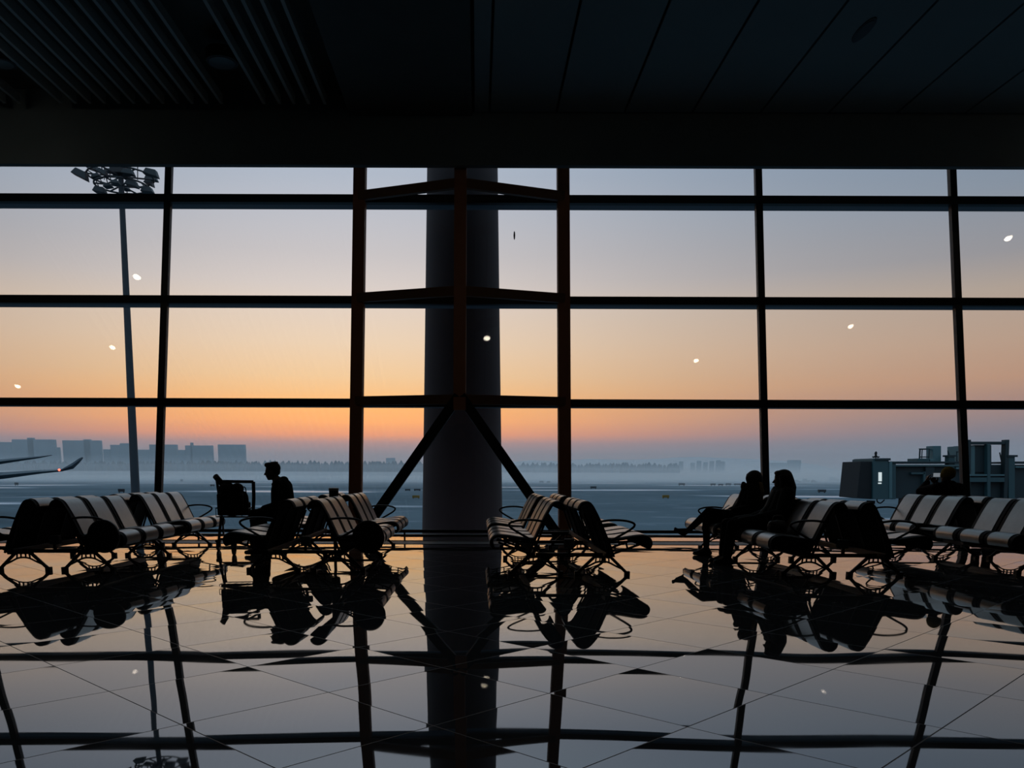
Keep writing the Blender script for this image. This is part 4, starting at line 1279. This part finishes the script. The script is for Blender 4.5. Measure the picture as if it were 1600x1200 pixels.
wingpiece('winglet', [(93.5, 733.2, 736.6, 122.5, 1.7), (112, 723, 732.5, 123.4, 1.2), (122, 716.3, 723.5, 124, 0.9), (128, 714, 717, 124.6, 0.45)], M['wing'])
wingpiece('tailplane', [(-70, 725, 737, 146, 5), (0, 717.5, 724.5, 147.5, 3), (60, 712.5, 715.5, 148.5, 1.8), (79, 710.8, 711.8, 149, 0.8)], M['wing'])
put(MB().ell(at_y(92.5, 734.2, 122.2), (0.16, 0.16, 0.16), None, 12, 8), 'wingtip_light', M['red_lamp'], ac, True)
fx = ac.location.x
b = MB().tube([V(fx - 2, 100, -0.5), V(fx - 2, 103, -0.4), V(fx - 2, 108, -0.3), V(fx - 2, 140, 0.0), V(fx - 2, 150, 1.2), V(fx - 2, 158, 2.3)], [0.6, 1.9, 2.7, 2.7, 1.7, 0.4], 24)
put(b, 'fuselage', M['wing'], ac, True)
for (dx, y) in ((-2, 106), (-0.3, 126), (-3.7, 126)):
    put(MB().tube([V(fx + dx, y, GZ + 0.1), V(fx + dx, y, -1.5)], 0.35, 10), 'landing_gear', M['wing'], ac)

# ------------------------------------------------------------------ far things on the airfield
def field_box(px_, py_, w, h, name, label, cat, m, group=None, posts=True):
    p = at_z(px_, py_, GZ)
    k = p.y / 1300.0
    e = empty(name, p, label, cat, group)
    W_, H_ = w * k, h * k
    z0 = H_ * 0.25 if posts else 0.0
    MB().box((-W_ / 2, -0.25 * W_, z0), (W_ / 2, 0.25 * W_, H_)).build('panel' if posts else 'body', m, e, bevel=0.05)
    if posts:
        for s in (-0.38, 0.38):
            MB().box((s * W_ - 0.06 * W_, -0.06 * W_, 0), (s * W_ + 0.06 * W_, 0.06 * W_, z0)).build('post', m, e)
    return e
far = [
    (26, 759, 5, 5, 'airfield_sign', 'small dark airfield sign seen under the airliner wing', M['sign_dark']),
    (190, 770, 9, 6, 'airfield_sign', 'dark airfield sign just left of the floodlight mast', M['sign_dark']),
    (284, 753, 3.5, 4, 'airfield_sign', 'tiny dark marker on the ice between the floodlight mast and the trolley', M['sign_dark']),
    (332, 760, 6, 3, 'airfield_sign', 'tiny dark sign directly left of the luggage trolley', M['sign_dark']),
    (504, 750, 8, 2, 'airfield_sign', 'faint distant sign behind the man, left of the thick upright', M['sign_dark']),
    (637, 767, 8, 3, 'airfield_sign', 'left one of two small signs above the left diagonal brace', M['sign_dark']),
    (652, 767, 10, 3, 'airfield_sign', 'right one of two small signs close to the round column', M['sign_dark']),
    (650, 779, 11, 5, 'equipment_box', 'brownish equipment box just left of the round column', M['sign_yellow']),
    (846, 754.5, 6, 3, 'airfield_sign', 'left one of two tiny signs right of the round column', M['sign_dark']),
    (857, 754.5, 5, 2.5, 'airfield_sign', 'right one of two tiny signs left of the thick upright', M['sign_dark']),
    (927, 764, 9, 4, 'airfield_sign', 'dark sign right of the thick right-hand upright', M['sign_dark']),
    (1040, 779, 10, 5.5, 'equipment_box', 'yellowish equipment box on the field left of the crossed-leg person', M['sign_yellow']),
    (1065, 759, 9, 4, 'airfield_sign', 'dark sign on the field above the yellowish equipment box', M['sign_dark']),
    (1114, 759, 7, 3.5, 'airfield_sign', 'dark sign at the left end of the low row near the two women', M['sign_dark']),
    (1126, 759, 7, 3, 'airfield_sign', 'second sign of the low row near the two women', M['sign_dark']),
    (1138, 758.5, 8, 3.2, 'airfield_sign', 'third sign of the low row near the two women', M['sign_dark']),
    (1152, 758.5, 9, 3, 'airfield_sign', 'sign at the right end of the low row, beside the head with tied hair', M['sign_dark']),
    (1284, 770, 11, 5, 'airfield_sign', 'dark sign on the field right of the long-haired person', M['sign_dark']),
]
for (x, y, w, h, n, lab, m) in far:
    field_box(x, y, w, h, n, lab, 'sign' if n == 'airfield_sign' else 'box', m, 'small signs and boxes out on the airfield')
for (x, y, w, h, lab) in ((1246, 754, 10, 4, 'low service vehicle far out, right of the long-haired person'), (1259, 753, 12, 5, 'middle one of the far service vehicles by the apron edge'),
                          (1272, 754, 9, 4, 'far service vehicle nearest the grounded tail on the apron'), (1303, 752, 16, 6, 'far service vehicle left of the beacon building')):
    p = at_z(x, y, GZ); k = p.y / 1300
    e = empty('service_vehicle', p, lab, 'vehicle', 'service vehicles far out on the apron')
    MB().box((-w * k / 2, -1.2, 0.5), (w * k / 2, 1.2, h * k * 0.55)).build('chassis', M['sign_dark'], e, bevel=0.1)
    MB().box((-w * k * 0.42, -1.1, h * k * 0.5), (w * k * 0.1, 1.1, h * k)).build('cabin', M['teal'], e, bevel=0.15)
    for s in (-0.32, 0.32):
        MB().tube([V(s * w * k, -1.25, 0.5), V(s * w * k, 1.25, 0.5)], 0.5, 14).build('wheel_pair', M['rubber'], e)
p = at_z(1334, 754, GZ); k = p.y / 1300
e = empty('beacon_building', p, 'small pale apron building with a beacon tower left of the jet bridge', 'building')
MB().box((-10 * k, -3, 0), (10 * k, 3, 8 * k)).build('block', M['teal_light'], e, bevel=0.1)
MB().box((-5 * k, -2.5, 8 * k), (2 * k, 2.5, 11 * k)).build('upper_block', M['teal'], e, bevel=0.1)
MB().box((-4.6 * k, -0.6, 11 * k), (-2.4 * k, 0.6, 22 * k)).build('tower', M['teal'], e)
MB().box((-6 * k, -0.8, 20 * k), (-1.5 * k, 0.8, 21.5 * k)).build('tower_platform', M['teal_dark'], e)

# ------------------------------------------------------------------ far buildings, trees, hills
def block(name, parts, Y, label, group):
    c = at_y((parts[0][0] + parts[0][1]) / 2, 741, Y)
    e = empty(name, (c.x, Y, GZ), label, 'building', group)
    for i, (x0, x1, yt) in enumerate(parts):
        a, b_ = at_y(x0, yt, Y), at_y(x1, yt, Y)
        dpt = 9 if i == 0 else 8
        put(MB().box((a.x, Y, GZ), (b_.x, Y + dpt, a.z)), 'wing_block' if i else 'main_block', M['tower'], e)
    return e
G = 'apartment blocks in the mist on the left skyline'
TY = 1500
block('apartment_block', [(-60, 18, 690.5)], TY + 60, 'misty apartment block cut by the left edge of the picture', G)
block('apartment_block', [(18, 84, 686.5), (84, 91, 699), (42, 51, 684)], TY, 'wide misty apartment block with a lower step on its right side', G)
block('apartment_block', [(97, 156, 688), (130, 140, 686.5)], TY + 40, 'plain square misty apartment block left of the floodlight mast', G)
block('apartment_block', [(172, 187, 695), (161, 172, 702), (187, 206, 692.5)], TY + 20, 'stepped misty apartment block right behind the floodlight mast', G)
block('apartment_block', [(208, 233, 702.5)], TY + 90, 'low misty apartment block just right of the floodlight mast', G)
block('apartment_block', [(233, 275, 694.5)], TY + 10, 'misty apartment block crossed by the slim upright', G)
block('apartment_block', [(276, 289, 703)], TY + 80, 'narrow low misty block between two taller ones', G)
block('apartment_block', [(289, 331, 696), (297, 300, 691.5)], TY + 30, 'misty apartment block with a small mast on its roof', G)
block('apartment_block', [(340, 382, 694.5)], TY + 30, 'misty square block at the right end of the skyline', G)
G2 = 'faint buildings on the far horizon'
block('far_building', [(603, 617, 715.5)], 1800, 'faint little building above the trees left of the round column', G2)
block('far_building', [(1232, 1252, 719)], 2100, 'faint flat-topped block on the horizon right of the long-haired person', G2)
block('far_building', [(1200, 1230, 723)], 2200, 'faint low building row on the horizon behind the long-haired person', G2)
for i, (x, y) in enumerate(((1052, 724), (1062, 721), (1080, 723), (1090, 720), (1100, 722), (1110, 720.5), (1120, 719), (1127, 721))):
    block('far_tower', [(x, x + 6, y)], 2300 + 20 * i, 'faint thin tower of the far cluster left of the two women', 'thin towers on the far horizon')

rng_ = random.Random(11)
def treeline(name, x0, x1, n, Y, ytop, label):
    b = MB()
    for i in range(n):
        x = x0 + (x1 - x0) * (i + rng_.random()) / n
        Yt = Y + rng_.uniform(-25, 25)
        base = at_y(x, 741, Yt)
        h_ = (at_y(x, ytop + rng_.uniform(-2.2, 3.0), Yt).z - GZ)
        r_ = h_ * rng_.uniform(0.13, 0.24)
        b.tube([V(base.x, Yt, GZ), V(base.x, Yt, GZ + h_ * 0.4)], 0.25, 5)
        rings = [(0.22, 0.35), (0.4, 0.9), (0.62, 1.0), (0.85, 0.55), (1.0, 0.08)]
        b.tube([V(base.x + rng_.uniform(-0.3, 0.3), Yt, GZ + h_ * q) for q, _ in rings], [r_ * s for _, s in rings], 7)
    o = b.build(name, M['trees'])
    return tag(o, label, 'trees', kind='stuff')
treeline('tree_line', -60, 700, 230, 1050, 721, 'misty line of bare trees below the skyline on the left')
treeline('tree_line', 780, 1060, 90, 1500, 724, 'fainter misty line of trees right of the round column')

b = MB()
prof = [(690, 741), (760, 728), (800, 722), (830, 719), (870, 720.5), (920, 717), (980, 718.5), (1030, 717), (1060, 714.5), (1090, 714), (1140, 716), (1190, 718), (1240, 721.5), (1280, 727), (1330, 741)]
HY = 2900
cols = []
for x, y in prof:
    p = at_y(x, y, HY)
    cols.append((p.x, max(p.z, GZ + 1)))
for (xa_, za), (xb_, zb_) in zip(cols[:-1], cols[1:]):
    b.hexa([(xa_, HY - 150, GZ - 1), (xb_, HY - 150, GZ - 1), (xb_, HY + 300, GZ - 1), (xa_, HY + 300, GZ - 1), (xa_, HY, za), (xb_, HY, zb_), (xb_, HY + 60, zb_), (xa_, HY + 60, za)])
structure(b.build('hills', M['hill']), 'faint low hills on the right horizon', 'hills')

# ------------------------------------------------------------------ morning haze over the field: a thin deep layer and a denser low one
hz = MB().box((-6000, 300, GZ - 1), (6000, 2100, 62)).build('haze', fog_material('haze_air', 0.00045, (0.78, 0.92, 1.0)))
structure(hz, 'thin bluish haze lying over the whole airfield', 'haze')
ms = MB().box((-5800, 420, GZ - 0.5), (5800, 2900, GZ + 17)).build('mist', fog_material('ground_mist', 0.0011, (0.90, 0.95, 1.0)))
structure(ms, 'pale mist near the ground under the skyline', 'mist')
ms = MB().box((-5600, 620, GZ - 0.4), (5600, 2800, GZ + 9)).build('mist', fog_material('low_ground_mist', 0.003, (0.92, 0.96, 1.0)))
structure(ms, 'denser low mist lying on the far field', 'mist')
